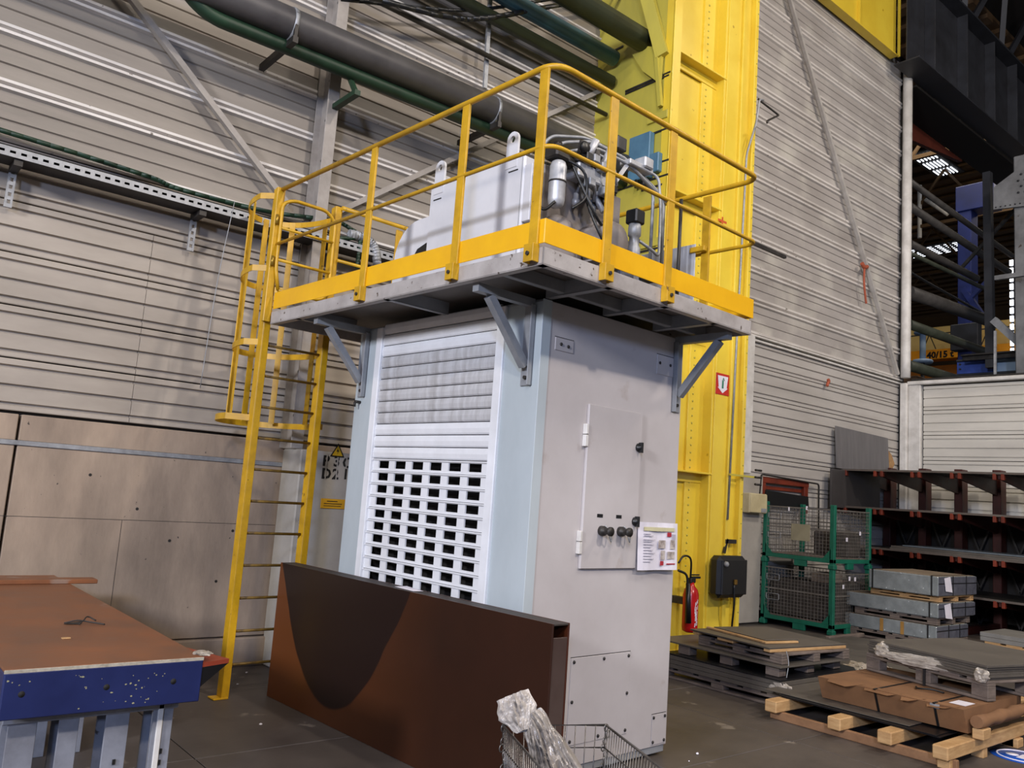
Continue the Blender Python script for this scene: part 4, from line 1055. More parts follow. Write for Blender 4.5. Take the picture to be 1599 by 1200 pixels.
# trestles: pairs of I-beams
for yy in (ty0+.12, ty0+1.6, ty1-.4):
    for k, (xa, w) in enumerate(((tx0+.12, .11), (tx0+.30, .08), (tx0+.50, .10), (tx0+.70, .09))):
        tr = part('trestle_leg', MB().bbox(xa-w/2, yy, 0, xa+w/2, yy+.012, TZT-.2, .002).bbox(xa-.008, yy+.012, 0, xa+.008, yy+.14, TZT-.2, .002).bbox(xa-w/2, yy+.14, 0, xa+w/2, yy+.152, TZT-.2, .002), M_trestle, tb)
    part('trestle_rail', MB().bbox(tx0+.04, yy-.01, TZT-.25, tx1-.05, yy+.15, TZT-.19, .004), M_trestle, tb)
    part('leg_rib', MB().bbox(tx1-.14, yy-.01, 0, tx1-.115, yy+.08, TZT-.2, .003), M_white_trim, tb)
for x, z in ((.51, .38), (.51, .33), (.51, .29), (.71, .40), (.71, .35)):
    part('paint_mark', MB().box(tx0+x-.012, ty0+.112, z, tx0+x+.0, ty0+.118, z+.022), M_text, tb)
bp0 = wZ(-60, 912, TZT+.02); 
solo('flat_bar', MB().bbox(tx0-.5, 6.62, TZT, 1.70, 6.76, TZT+.03, .004), M_rust, 'rusty flat bar lying across the far end of the work table', 'bar')
# wire debris
c = wZ(130, 975, TZT)
solo('metal_swarf', MB().tube(smooth_path([c+Vector(v) for v in ((-.09, .02, .006), (-.03, 0, .02), (.03, -.02, .012), (.09, -.07, .006))]), .004, 5).tube(smooth_path([c+Vector(v) for v in ((-.03, -.04, .005), (.0, .0, .02), (.03, .05, .03), (.07, .03, .01))]), .004, 5).add([c+Vector(v) for v in ((-.10, .0, .003), (-.02, -.02, .003), (.0, .03, .01), (-.06, .04, .004))], [(0, 1, 2, 3)]), M_steel_dk, 'small dark scrap of bent metal on the rusty table top', 'scrap')
c = wZ(103, 998, TZT)
solo('wood_chip', MB().bbox(c.x-.02, c.y-.012, TZT, c.x+.02, c.y+.012, TZT+.006, .002), M_woodn, 'tiny pale chip on the rusty table top', 'scrap')
# pointed plate + film poking out beyond the right edge
pz_ = TZT-.03
a = Vector((tx1, ty0+.01, pz_)); b_ = wZ(358, 1029, pz_); c = Vector((tx1, ty0+.55, pz_))
wp = thing('pointed_offcut', 'pointed red and dark steel offcut sticking out beside the blue table', 'offcut', a)
part('plate', MB().add([a, b_, c, a-Vector((0, 0, .02)), b_-Vector((0, 0, .02)), c-Vector((0, 0, .02))], [(0, 1, 2), (5, 4, 3), (0, 3, 4, 1), (1, 4, 5, 2), (2, 5, 3, 0)]), mat('red_primer', 'a0432c', .5), wp)
part('web', MB().add([a-Vector((0, 0, .02)), b_-Vector((0, 0, .02)), a-Vector((0, 0, .11)), a-Vector((0, -.02, .02)), b_-Vector((0, -.02, .02)), a-Vector((0, -.02, .11))], [(0, 2, 1), (3, 4, 5), (0, 3, 5, 2), (1, 2, 5, 4), (0, 1, 4, 3)]), M_sheet_dk, wp)
def crumple(c, sx, sy, sz, seed, amp=.35, sub=4, fold=3.0):
    """crumpled plastic: sphere pushed about by ridged noise"""
    import bmesh
    bm = bmesh.new(); bmesh.ops.create_icosphere(bm, subdivisions=sub, radius=1)
    mb = MB(); vs = []
    for v in bm.verts:
        p = v.co.copy(); q = p*fold+Vector((seed, seed*1.7, 0))
        n1 = abs(noise.noise(q))*2; n2 = abs(noise.noise(q*2.3))
        k = 1-amp*n1-amp*.5*n2+amp*.3
        vs.append(Vector(c)+Vector((p.x*sx, p.y*sy, p.z*sz))*k)
    mb.add(vs, [tuple(x.index for x in f.verts) for f in bm.faces]); bm.free()
    return mb
c = wZ(337, 1020, TZT)
solo('film_scrap', crumple((tx1+.02, ty0+.07, TZT+.002), .045, .06, .008, 3, .5, 3), M_film, 'crumpled clear film on the corner of the work table', 'film')

# ------------------------------------------------------------ wire basket with plastic bag
KZ = .74
A = wZ(785, 1133, KZ); B = wZ(946, 1133, KZ); Dv = (wZ(1035, 1200, KZ)-B).normalized()
U = (B-A); W = U.length; U.normalize(); V = Vector((U.y, -U.x, 0))
if V.dot(Dv) < 0: V = -V
bk = thing('wire_basket', 'grey wire basket trolley in front of the brown steel box', 'basket', A+U*W/2+V*.35+Vector((0, 0, -KZ)))
Lb = .72; KB = .38
def Q(u, v, z): 
    t = (z-KB)/(KZ-KB); s = .9+.1*t
    return A+U*(W/2+(u-W/2)*s)+V*(Lb/2+(v-Lb/2)*s)+Vector((0, 0, z-KZ))
part('rim', MB().tube([Q(0, 0, KZ), Q(W, 0, KZ), Q(W, Lb, KZ), Q(0, Lb, KZ)], .0055, 8, closed=True), M_basket, bk)
part('mid_hoop', MB().tube([Q(0, 0, KZ-.09), Q(W, 0, KZ-.09), Q(W, Lb, KZ-.09), Q(0, Lb, KZ-.09)], .0035, 6, closed=True), M_basket, bk)
part('bottom_hoop', MB().tube([Q(0, 0, KB), Q(W, 0, KB), Q(W, Lb, KB), Q(0, Lb, KB)], .005, 8, closed=True), M_basket, bk)
wire = []
nU, nV = 10, 28
for side in range(4):
    n = nU if side in (0, 2) else nV
    for i in range(n+1):
        f = i/n
        u, v = ((W*f, 0), (W, Lb*f), (W*f, Lb), (0, Lb*f))[side]
        part('side_wire', MB().tube([Q(u, v, KB), Q(u, v, KZ)], .0024, 5), M_basket, bk)
fl = MB()
for i in range(17): fl.tube([Q(W*i/16, 0, KB), Q(W*i/16, Lb, KB)], .0024, 5)
for i in range(10): fl.tube([Q(0, Lb*i/9, KB+.004), Q(W, Lb*i/9, KB+.004)], .0024, 5)
part('floor_grid', fl, M_basket, bk)
for u, v in ((0.04, .04), (W-.04, .04), (.04, Lb-.04), (W-.04, Lb-.04)):
    p = Q(u, v, KB); lg = part('leg', MB().tube([p, Vector((p.x, p.y, .09))], .011, 8), M_basket, bk)
    part('caster', MB().lathe((p.x, p.y-.015, .045), [(.045, 0), (.045, .03)], 1, 16), M_black, lg)
for (u, v) in ((W, 0), (0, 0)):
    chain = MB()
    for i in range(12):
        p = Q(u, v, KZ-.01-i*.026)+Vector((.012*math.sin(i*1.7), -.008, 0))
        chain.tube([p+Vector((.012*math.cos(t), .004, .016*math.sin(t))) for t in [j*2*PI/8 for j in range(8)]], .003, 5, closed=True)
    part('chain', chain, M_basket, bk, 'hanging chain at the corner')
# plastic bags
bg = thing('plastic_bag', 'crumpled silvery plastic bag lying in the wire basket', 'bag', Q(W*.35, .3, KB))
def sheet_bag(P0, ex, ey, w, h, n, seed, depth, amp, wf):
    """crumpled open bag: a bulging double sheet"""
    mb = MB(); nrm = ex.cross(ey).normalized()
    for side in (1, -1):
        vs = []
        for j in range(n+1):
            for i in range(n+1):
                u, v = i/n, j/n
                taper = wf(v) + .10*noise.noise(Vector((u*2+seed, v*5, 0)))
                bul = math.sin(PI*u)**.6 * (.35+.65*math.sin(PI*min(1, v*1.0)))
                q = Vector((u*4+seed, v*4, side*3))
                pl = Vector((u*9+seed+1.5*noise.noise(Vector((v*3, seed, 0))), v*1.6, side*3))
                rip = amp*(abs(noise.noise(pl))*2.4+abs(noise.noise(q))*1.2+abs(noise.noise(q*2.5))*.5-.8)
                vs.append(P0+ex*((u-.5)*w*taper)+ey*(v*h)+nrm*(side*depth*bul+rip*bul*side))
        fs = []
        for j in range(n):
            for i in range(n):
                a = j*(n+1)+i; q = (a, a+1, a+n+2, a+n+1); fs.append(q if side > 0 else q[::-1])
        mb.add(vs, fs)
    return mb
# placed in the vertical plane through the basket
def kp(px, py, dz=0):
    n = V; return onplane(px, py, n, n.dot(Q(0, .16, KZ)))
P0 = kp(868, 1205); P1 = kp(835, 1122)
ey = (P1-P0); h = ey.length; ey.normalize(); ex = ey.cross(-fw).normalized()
def scr(px, py, d): # point at depth along the axis through the basket
    r = ray(px, py); return CAM + r*d
DQ = (Q(W*.4, .2, KZ)-CAM).dot(fw)
low = MB()
b0 = scr(872, 1210, DQ); b1 = scr(832, 1120, DQ+.05)
e = (b1-b0); hh = e.length; e.normalize(); r_ = RT-e*RT.dot(e); r_.normalize()
part('bag_body', sheet_bag(b0-e*.12, r_, e, .23, hh+.14, 34, 2.3, .05, .045, lambda v: .34+.66*(1-v)**.8), M_bag, bg)
b0 = scr(835, 1140, DQ+.03); b1 = scr(783, 1098, DQ+.08)
b0 = scr(818, 1142, DQ+.02); b1 = scr(800, 1086, DQ+.1)
e = (b1-b0); hh = e.length; e.normalize(); r_ = (RT*.93+UP*.30); r_ = r_-e*r_.dot(e); r_.normalize()
part('bag_mouth', sheet_bag(b0, r_, e, .17, hh, 26, 7.1, .035, .03, lambda v: (.35+1.3*v if v < .5 else 1.0-.35*(v-.5))), mat('bag_pale', 'c9c2ba', .35, .05, col2='a39b95', scale=7, bump=.6, bscale=20), bg, 'paler folded end of the bag hooked over the basket rim')
solo('crumpled_film', crumple(Q(W*.22, .42, KB+.07), .10, .12, .07, 5, .45, 4), M_film, 'crumpled clear film at the bottom of the wire basket', 'film')
# small bits on the floor
for px_, py_2, r_, lab_ in ((1089, 1179, .012, 'white pebble-like scrap on the floor right of the booth'), (1076, 1190, .006, 'tiny white fleck on the floor beside the pale pebble'), (407, 1133, .012, 'white fleck on the floor in front of the brown steel box'), (385, 1052, .012, 'pale fleck on the floor near the ladder foot'), (371, 1070, .010, 'pale chip on the floor just right of the ladder foot')):
    c = wZ(px_, py_2, 0)
    solo('floor_scrap', crumple((c.x, c.y, r_*.6), r_, r_, r_*.6, 1.3, .3, 1), M_paper, lab_, 'scrap')
# ------------------------------------------------------------ pallets
bb_me = {}
def box_mesh(key, dx, dy, dz, material, b=.004):
    k = (key, round(dx, 3), round(dy, 3), round(dz, 3), material.name)
    if k not in bb_me: bb_me[k] = mesh_of(key, MB().bbox(0, 0, 0, dx, dy, dz, b), material, Vector())
    return bb_me[k]
def pallet(name, label, x, y, z, lx, ly, rot=0.0, material=None, nb=6, hgt=.144, group=None, block=.1):
    """block pallet; boards run along X, stringer boards along Y"""
    material = material or M_wood
    t = thing(name, label, 'pallet', (0, 0, 0), 0, group)
    t.location = (x, y, z); t.rotation_euler = (0, 0, rot)
    bh = hgt-.022*3
    for i in range(3):
        for j in range(3):
            px_ = (0, (lx-block)/2, lx-block)[i]; py_2 = (0, (ly-.14)/2, ly-.14)[j]
            piece('block', box_mesh('block', block, .14, bh, material), t, (px_, py_2, .022))
    for i in range(3):
        piece('bottom_board', box_mesh('bottom_board', block, ly, .022, material), t, ((0, (lx-block)/2, lx-block)[i], 0, 0))
        piece('cross_board', box_mesh('cross_board', block, ly, .022, material), t, ((0, (lx-block)/2, lx-block)[i], 0, hgt-.044))
    w = ly/(nb+(nb-1)*.35)
    for i in range(nb):
        piece('deck_board', box_mesh('deck_board', lx, w, .022, material), t, (0, i*w*1.35, hgt-.022))
    return t
def stack(name, label, x, y, z, lx, ly, n, th, material, rot=0.0, jit=.012, cat='sheets', group=None, lab_part=None):
    """a pile of metal sheets, each sheet a part"""
    t = thing(name, label, cat, (0, 0, 0), 0, group); t.location = (x, y, z); t.rotation_euler = (0, 0, rot)
    for i in range(n):
        piece('sheet', box_mesh('sheet', lx, ly, th*.93, material, .0015), t, (rnd.uniform(-jit, jit), rnd.uniform(-jit, jit), i*th))
    return t
# pile A (behind the booth)
pallet('pallet', 'old dark pallet lying on the floor under the left sheet pile', 6.85, 4.2, 0, 1.35, 1.45, 0, M_wood, 6, .11)
stack('sheet_pack', 'film-wrapped pack of sheets low in the left pile', 6.82, 4.2, .112, 1.34, 1.4, 3, .042, M_sheet)
solo('torn_film', crumple((6.85, 4.25, .17), .05, .12, .07, 9, .5, 3), M_film, 'torn clear film at the near corner of the left sheet pile', 'film')
stack('steel_sheet', 'wide dark sheet lying on the wrapped pack of the left pile', 6.80, 4.22, .24, 1.42, 1.35, 1, .010, M_sheet_dk, rot=-.02)
sp = thing('spacer_blocks', 'grey timber spacer blocks carrying the upper sheets of the left pile', 'blocks', (0, 0, 0)); sp.location = (6.9, 4.3, .252)
for i in range(3):
    for j in range(3):
        piece('block', box_mesh('block', .12, .14, .085, M_wood), sp, (i*.48, j*.5, 0))
stack('steel_sheet', 'thin dark board on the timber blocks of the left pile', 6.84, 4.26, .339, 1.2, 1.5, 1, .016, M_sheet, rot=-.03)
pallet('thin_pallet', 'low wooden frame with pale block ends under the top sheet of the left pile', 6.95, 4.30, .356, 1.05, 1.0, -.08, M_wood, 5, .095)
st = thing('edge_timbers', 'new pale timbers framing the underside of the top sheet of the left pile', 'timber', (0, 0, 0)); st.location = (6.88, 4.38, .452); st.rotation_euler = (0, 0, -.13)
piece('timber', box_mesh('timber', 1.1, .08, .028, M_woodn), st, (0, 0, 0)); piece('timber', box_mesh('timber', 1.1, .08, .028, M_woodn), st, (0, .9, 0)); piece('timber', box_mesh('timber', .09, .2, .028, M_woodn), st, (0, .45, 0))
stack('steel_sheet', 'large grey sheet on top of the left pile', 6.87, 4.38, .481, 1.12, 1.0, 2, .008, M_sheet, rot=-.13, jit=.006)
fr = thing('wooden_tray', 'small pale wooden frame lying on the grey sheet of the left pile', 'frame', (0, 0, 0)); a = wZ(1196, 1006, .5); fr.location = (a.x, a.y, .498); fr.rotation_euler = (0, 0, -.22)
piece('side', box_mesh('side', .42, .035, .02, M_woodn), fr, (0, 0, 0)); piece('side', box_mesh('side', .04, .8, .02, M_woodn), fr, (0, .036, 0))
stack('small_sheet', 'small dark sheet resting on the pale wooden frame', a.x+.04, a.y+.03, .520, .42, .72, 1, .008, M_sheet, rot=-.22, jit=0)
solo('binding_wire', MB().tube(smooth_path([(6.98, 4.28, .48), (6.99, 4.26, .38), (6.95, 4.25, .27), (6.93, 4.24, .26)]), .004, 5), M_steel, 'thin wire hanging from the top sheet of the left pile', 'wire')
# flat sheets between the piles
stack('flat_sheets', 'flat dusty sheets on the floor between the two piles', 8.6, 4.0, .0, 2.6, 1.6, 2, .05, M_sheet, rot=.05)
solo('film_heap', crumple((8.25, 4.05, .22), .22, .22, .1, 4, .5, 4), M_film, 'heap of crumpled clear film between the two piles', 'film')
solo('film_scrap', crumple((8.6, 4.45, .17), .16, .16, .07, 6, .5, 3), M_film, 'smaller crumpled film behind the film heap', 'film')
# pile B
sk = thing('timber_skid', 'long skid of new pale timbers under the dark sheets at lower right', 'skid', (6.4, 2.6, 0))
for y in (3.98, 3.42, 3.02, 2.62):
    lx = 2.3 if y < 2.7 else 1.6
    part('timber', MB().bbox(6.36, y, .07, 6.36+lx, y+.11, .165, .008), M_woodn, sk)
part('cross_plank', MB().bbox(6.46, 2.60, .0, 6.50, 4.1, .069, .005), mat('plank_brown', '96704f', .75, col2='755439', scale=6), sk)
part('cross_plank', MB().bbox(6.50, 2.60, .048, 6.53, 4.1, .11, .005), M_wood, sk) if False else None
for x in (6.42, 7.0, 7.6, 8.3):
    part('post_block', MB().bbox(x, 2.63, .0, x+.08, 2.72, .069, .004), M_woodn, sk)
part('cross_plank', MB().bbox(7.6, 2.60, .0, 7.72, 4.1, .069, .005), M_woodn, sk)
M_skp = mat('plank_brownish', '8a6a50', .75, col2='6d523f', scale=6)
stack('dark_sheets', 'shiny dark steel sheets on the pale timber skid', 6.56, 2.78, .167, 1.5, 1.3, 2, .008, M_sheet_dk, jit=.02)
stack('grey_sheet', 'grey steel sheet reaching left of the brown card box', 6.60, 3.0, .186, 1.2, 1.25, 1, .006, M_sheet, jit=0)
cbx = thing('card_box', 'long torn brown cardboard carton strapped on the dark sheets', 'box', (6.7, 2.66, .197))
part('carton', MB().prism([(.197, 6.80), (.197, 7.85), (.375, 7.85), (.375, 6.72)], 1, 2.66, 3.82), M_card, cbx)
for i, (y0, y1, dx) in enumerate(((3.45, 3.74, .10), (3.12, 3.44, .07), (2.95, 3.14, .09), (2.70, 2.96, .05))):
    part('torn_flap', MB().add([(6.78, y0, .382), (6.78, y1, .382), (6.74-dx, y1-.05, .370-.008*i), (6.73-dx, y0+.08, .360), (6.78, y0, .374), (6.78, y1, .374)], [(0, 1, 2, 3), (4, 3, 2, 5)]), M_card, cbx)
for y in (3.32, 2.86):
    part('strap', MB().prism([(.197, 6.797), (.197, 6.792), (.38, 6.710), (.38, 6.715)], 1, y, y+.018).box(6.712, y, .376, 7.6, y+.018, .380), M_strap, cbx)
part('strap_clip', MB().bbox(6.715, 2.83, .34, 6.727, 2.90, .372, .002), M_steel, cbx)
part('shipping_label', MB().box(6.86, 2.70, .3765, 7.04, 2.82, .3775), M_paper, cbx)
tt = thing('card_tube', 'ragged brown paper roll lying beside the card box', 'roll', (6.85, 2.62, .25))
part('roll', MB().tube([(6.80+i*.12, 2.60+.006*math.sin(i*2), .29+.004*math.cos(i*3)) for i in range(15)], [.045+.006*math.sin(i*2.3) for i in range(15)], 12), M_card, tt)
part('end_timber', MB().bbox(6.82, 2.56, .168, 6.96, 2.64, .243, .005), M_woodn, tt)
pB = pallet('pallet', 'grey weathered pallet on top of the brown carton at lower right', 7.20, 2.67, .381, 1.2, 1.14, -.235, M_wood, 5, .155)
stack('wrapped_sheets', 'grey sheets wrapped in film on the weathered right-hand pallet', 7.18, 2.68, .538, 1.22, 1.10, 6, .020, M_sheet, rot=-.235, jit=.02)
solo('film_scrap', crumple((7.19, 2.71, .575), .05, .06, .06, 12, .4, 3), M_film, 'pale bunched film at the near corner of the wrapped sheets', 'film')
solo('film_scrap', crumple((7.42, 3.60, .59), .08, .08, .07, 13, .4, 3), M_film, 'peaked film at the far left corner of the wrapped sheets', 'film')
solo('film_strip', crumple((7.29, 3.16, .57), .03, .40, .05, 17, .35, 4), M_film, 'film hanging along the left edge of the wrapped sheets', 'film')
solo('loose_strap', MB().tube(smooth_path([(7.16, 2.98, .384), (7.10, 3.05, .40), (7.08, 3.15, .39), (7.16, 3.2, .384)]), .008, 6).box(7.30, 3.19, .38, 7.308, 3.21, .55), M_strap, 'black strap and clip hanging down the weathered pallet', 'strap')
solo('far_plank', MB().bbox(8.35, 3.0, .0, 9.4, 3.12, .16, .01), M_woodn, 'pale timber end behind the carton roll', 'timber')
# blue floor sign
c = wZ(1588, 1183)
fs_ = thing('floor_sign', 'round blue floor sticker with white pictogram at the right edge', 'sign', (c.x+.05, c.y-.02, .001))
part('disc', MB().lathe((c.x+.05, c.y-.02, .0005), [(.22, 0), (.22, .002)], 2, 36), mat('sign_blue', '1f57b8', .4), fs_)
part('ring', MB().tube([(c.x+.05+.17*math.cos(t*PI/16), c.y-.02+.17*math.sin(t*PI/16), .003) for t in range(32)], .006, 5, closed=True), M_paper, fs_)
part('pictogram', MB().lathe((c.x+.05, c.y+.05, .0026), [(.045, 0), (.045, .001)], 2, 14).box(c.x-.02, c.y-.14, .0026, c.x+.12, c.y-.0, .0036), M_paper, fs_)

# ------------------------------------------------------------ green stacking crates
def crate(z, label):
    cx0, cx1, cy0, cy1 = 11.72, 12.86, 6.45, 7.66
    H = .90
    t = thing('mesh_crate', label, 'crate', (cx0, cy0, z), 0, 'green mesh crates by the pier')
    for x in (cx0, cx1-.07):
        for y in (cy0, cy1-.07):
            part('corner_post', MB().bbox(x, y, z+.03, x+.07, y+.07, z+H+.05, .006), M_crate, t)
            part('foot', MB().bbox(x-.015, y-.015, z, x+.085, y+.085, z+.07, .01), M_crate, t)
    part('base_frame', MB().bbox(cx0, cy0, z+.09, cx0+.05, cy1, z+.15, .004).bbox(cx1-.05, cy0, z+.09, cx1, cy1, z+.15, .004).bbox(cx0, cy0, z+.09, cx1, cy0+.05, z+.15, .004).bbox(cx0, cy1-.05, z+.09, cx1, cy1, z+.15, .004), M_crate, t)
    for (a, b_) in (((cx0+.002, cy0+.45), (cx0+.05, cy0+.65)), ((cx0+.42, cy0+.002), (cx0+.6, cy0+.05))):
        part('fork_foot', MB().bbox(a[0], a[1], z, b_[0], b_[1], z+.09, .004), M_crate, t)
    part('floor_board', MB().bbox(cx0+.04, cy0+.04, z+.15, cx1-.04, cy1-.04, z+.165, .003), M_wood, t)
    for g in ((0, cx0+.008), (0, cx1-.008), (1, cy0+.008), (1, cy1-.008)):
        ax, c = g
        mb = MB()
        a0, a1 = (cy0+.07, cy1-.07) if ax == 0 else (cx0+.07, cx1-.07)
        n = 19
        for i in range(n+1):
            a = a0+(a1-a0)*i/n
            mb.bar((c, a, z+.16) if ax == 0 else (a, c, z+.16), (c, a, z+H-.02) if ax == 0 else (a, c, z+H-.02), .005)
        for j in range(15):
            zz_ = z+.16+(H-.18)*j/14
            mb.bar((c, a0, zz_) if ax == 0 else (a0, c, zz_), (c, a1, zz_) if ax == 0 else (a1, c, zz_), .005)
        part('wire_mesh', mb, M_wire, t, kind='stuff')
        for zz_ in (z+.56, z+H-.02):
            part('mesh_rail', MB().bar((c, a0, zz_) if ax == 0 else (a0, c, zz_), (c, a1, zz_) if ax == 0 else (a1, c, zz_), .014), M_wire, t)
        if ax == 0 and c < cx0+.1:
            for zz_ in (z+.48, z+.78):
                part('latch_loop', MB().tube(fillet([(c-.012, cy1-.10, zz_), (c-.012, cy1-.32, zz_), (c-.012, cy1-.32, zz_-.09), (c-.012, cy1-.10, zz_-.09), (c-.012, cy1-.10, zz_)], .02, 3), .006, 6), M_steel, t)
    part('gusset', MB().prism([(cy0+.05, z+.15), (cy0+.18, z+.15), (cy0+.05, z+.30)], 0, cx0, cx0+.012).prism([(cy1-.05, z+.15), (cy1-.18, z+.15), (cy1-.05, z+.30)], 0, cx0, cx0+.012), M_crate, t)
    return t, (cx0, cx1, cy0, cy1)
c1, cb_ = crate(0, 'green framed mesh crate standing on the floor, lower of the two')
c2, _ = crate(.95, 'green framed mesh crate stacked on top of the other crate')
cx0, cx1, cy0, cy1 = cb_
tagc = mat('label_plate', 'a49c80', .6)
solo('label_plate', MB().bbox(cx0-.016, 7.0-.17, 1.33, cx0-.010, 7.0+.15, 1.58, .002), tagc, 'beige label plate on the mesh of the upper green crate', 'plate')
Mctn = mat('crate_contents', '4a433e', .7, col2='221f1d', scale=9, amt=1.2, spots='8f8a82', spot_scale=8, spot_thr=.72)
solo('dark_cover', MB().bbox(cx0+.1, cy0+.12, .17, cx1-.12, cy1-.12, .72, .03), Mctn, 'dark packed contents inside the lower green crate', 'load')
solo('card_stack', MB().bbox(cx0+.08, cy0+.12, .17+.56, cx0+.5, cy0+.4, .88, .01), mat('grey_card', '75695e', .7), 'greyish card pieces near the corner inside the lower crate', 'load')
solo('packed_parts', MB().bbox(cx1-.5, cy0+.12, 1.12, cx1-.1, cy1-.5, 1.5, .03), Mctn, 'dark packed parts inside the upper green crate', 'load')
for x, y, z_, lb in ((cx0+.3, cy0+.006, .72, 'white tag strip on the side mesh of the lower crate'), (cx0+.45, cy0-.01, .84, 'small white tag under the top rail of the lower crate, nearer the corner'),
                     (cx0+.62, cy0-.008, .83, 'small white tag under the top rail of the lower crate, farther from the corner'), (cx0+.35, cy0-.01, 1.42, 'white tag low on the side mesh of the upper crate'),
                     (cx0+.75, cy0-.01, 1.52, 'white tag high on the side mesh of the upper crate'), (cx0-.012, 7.2, 1.82, 'white tag at the top left of the upper crate front'), (cx0-.012, 6.9, 1.85, 'white tag at the top middle of the upper crate front')):
    solo('paper_tag', MB().bbox(x-.02, y-.004, z_-.05, x+.03, y+.001, z_+.01, .001), M_paper, lb, 'tag')
# red frame with dark bin behind the crates
ra = wY(1190, 744, 7.70); rc = wY(1262, 776, 7.70)
rf = thing('red_frame', 'open red steel frame behind the upper green crate', 'frame', (ra.x, 7.6, 0))
part('front_bar', MB().bbox(ra.x, 7.70, ra.z-.10, rc.x+.02, 7.76, ra.z, .006), M_redb, rf)
for x in (ra.x, rc.x-.12): part('upright', MB().bbox(x, 7.70, 1.75, x+.12, 7.76, ra.z-.1, .006), M_redb, rf)
part('rear_bar', MB().bbox(ra.x, 7.76, ra.z-.2, rc.x+.02, 7.79, ra.z-.14, .004), M_redb, rf)
part('arm', MB().bbox(ra.x, 7.76, ra.z-.07, ra.x+.06, 7.80, ra.z, .004), M_redb, rf)
wl_ = MB().tube(fillet([(ra.x-.1, 7.68, 1.9), (ra.x-.05, 7.68, ra.z+.03), (rc.x+.3, 7.68, ra.z-.02), (rc.x+.32, 7.68, 1.4)], .06), .015, 8)
solo('bent_tube_frame', wl_, M_steel_dk, 'thin bent dark tube frame over the red frame', 'frame')
solo('dark_bin', MB().prism([(1.84, ra.x+.05), (1.84, rc.x+.0), (2.04, rc.x-.03), (2.08, ra.x+.1)], 1, 7.68, 7.70), M_black, 'black bin edge showing above the upper green crate', 'bin')

# ------------------------------------------------------------ strapped packs on pallets
def pack(label, x, y, z, lx, ly, h, hb, grp, paper=True, mat_=None):
    t = thing('wrapped_pack', label, 'pack', (x, y, z), 0, grp)
    ob = part('wrapped_block', MB().bbox(x, y, z, x+lx, y+ly, z+h, .012), mat_ or M_wrap, t)
    part('card_top', MB().bbox(x+.03, y+.03, z+h, x+lx-.03, y+ly-.03, z+h+.006, .002), mat('dusty_card', '8a7a66', .8, col2='736452'), t)
    part('side_film', MB().bbox(x+.01, y-.006, z+.01, x+lx-.01, y, z+h-.005, .002), M_wrap_dk, t, 'darker blue-grey film on the end')
    for k in (.08, .93) if hb else (.08,):
        yy = y+ly*k
        part('strap', MB().box(x-.006, yy, z, x-.002, yy+.02, z+h+.01).box(x, yy, z+h+.006, x+lx, yy+.02, z+h+.011), M_strap, t)
    for k in (.35, .7):
        part('strap', MB().box(x+lx*k, y-.011, z, x+lx*k+.02, y-.007, z+h+.01), M_strap, t)
    part('strap', MB().box(x, y-.010, z+h*.62, x+lx, y-.0065, z+h*.62+.012), M_strap, t)
    if paper:
        part('delivery_note', MB().add([(x+.16, y-.016, z+h-.02), (x+.36, y-.016, z+h-.0), (x+.42, y-.02, z+h-.22), (x+.2, y-.02, z+h-.2), (x+.16, y-.014, z+h-.02), (x+.36, y-.014, z+h-.0), (x+.42, y-.018, z+h-.22), (x+.2, y-.018, z+h-.2)], [(0, 3, 2, 1), (4, 5, 6, 7), (0, 1, 5, 4), (1, 2, 6, 5), (2, 3, 7, 6), (3, 0, 4, 7)]), M_paper, t)
    return t
G1 = 'film-wrapped packs on pallets before the red rack'
px0, py0 = 12.25, 5.2
pallet('pallet', 'pallet on the floor under the lowest wrapped pack', px0, py0, 0, 1.05, 1.3, 0, M_wood, 6, .12)
pack('lowest film-wrapped pack with brown tape strips', px0, py0, .122, 1.05, 1.35, .19, False, G1, False)
pallet('pallet', 'pallet between the lowest and the middle wrapped pack', px0+.02, py0, .325, 1.1, 1.2, 0, M_wood, 6, .10)
pack('middle film-wrapped pack with a white note', px0-.02, py0-.03, .428, 1.25, 1.35, .20, False, G1)
pallet('pallet', 'pallet between the middle and the top wrapped pack', px0+.1, py0, .64, 1.15, 1.0, 0, M_woodn, 6, .085)
pack('topmost film-wrapped pack with white note and black straps', px0-.02, py0-.03, .728, 1.3, 1.0, .27, True, G1)
tp_ = mat('brown_tape', 'a67b3c', .5)
for yy, g_ in ((5.95, 'left'), (5.65, 'right')):
    solo('tape_strip', MB().box(px0-.008, yy, .13, px0-.003, yy+.05, .31), tp_, 'vertical brown tape strip on the lowest wrapped pack, '+g_+' one', 'tape')
stack('floor_sheets', 'rusty flat sheets on the floor in front of the green crates', 10.2, 5.2, 0, 1.7, 1.0, 2, .02, M_sheet, rot=.1)
solo('brown_timber', MB().bbox(11.2, 6.2, 0, 12.2, 6.27, .06, .01), M_wood, 'brownish timber on the floor beside the lower crate', 'timber')

# ------------------------------------------------------------ cantilever rack
RX = 14.2
rk = thing('cantilever_rack', 'long dark red cantilever rack with shelf plates along the low partition', 'rack', (RX, 4.0, 0))
ry = [7.68, 7.02, 6.38, 5.74, 5.10, 4.46, 3.82, 3.18, 2.54]
lev = [2.60, 1.94, 1.26, .64]
for y in ry:
    part('upright', MB().bbox(15.9, y-.07, 0, 16.15, y+.07, 2.75, .008), M_red, rk)
    part('base_arm', MB().bbox(RX+.1, y-.05, 0, 16.0, y+.05, .12, .006), M_red, rk)
    for z in lev:
        a = MB().prism([(z-.10, RX+.05), (z-.02, RX+.05), (z-.02, 15.9), (z-.30, 15.9)], 1, y-.02, y+.02)
        ar = part('arm', a, M_red, rk)
        for s in (-.085, .035):
            part('end_clip', MB().bbox(RX-.01, y+s, z-.12, RX+.06, y+s+.05, z-.02, .006), M_redb, ar)
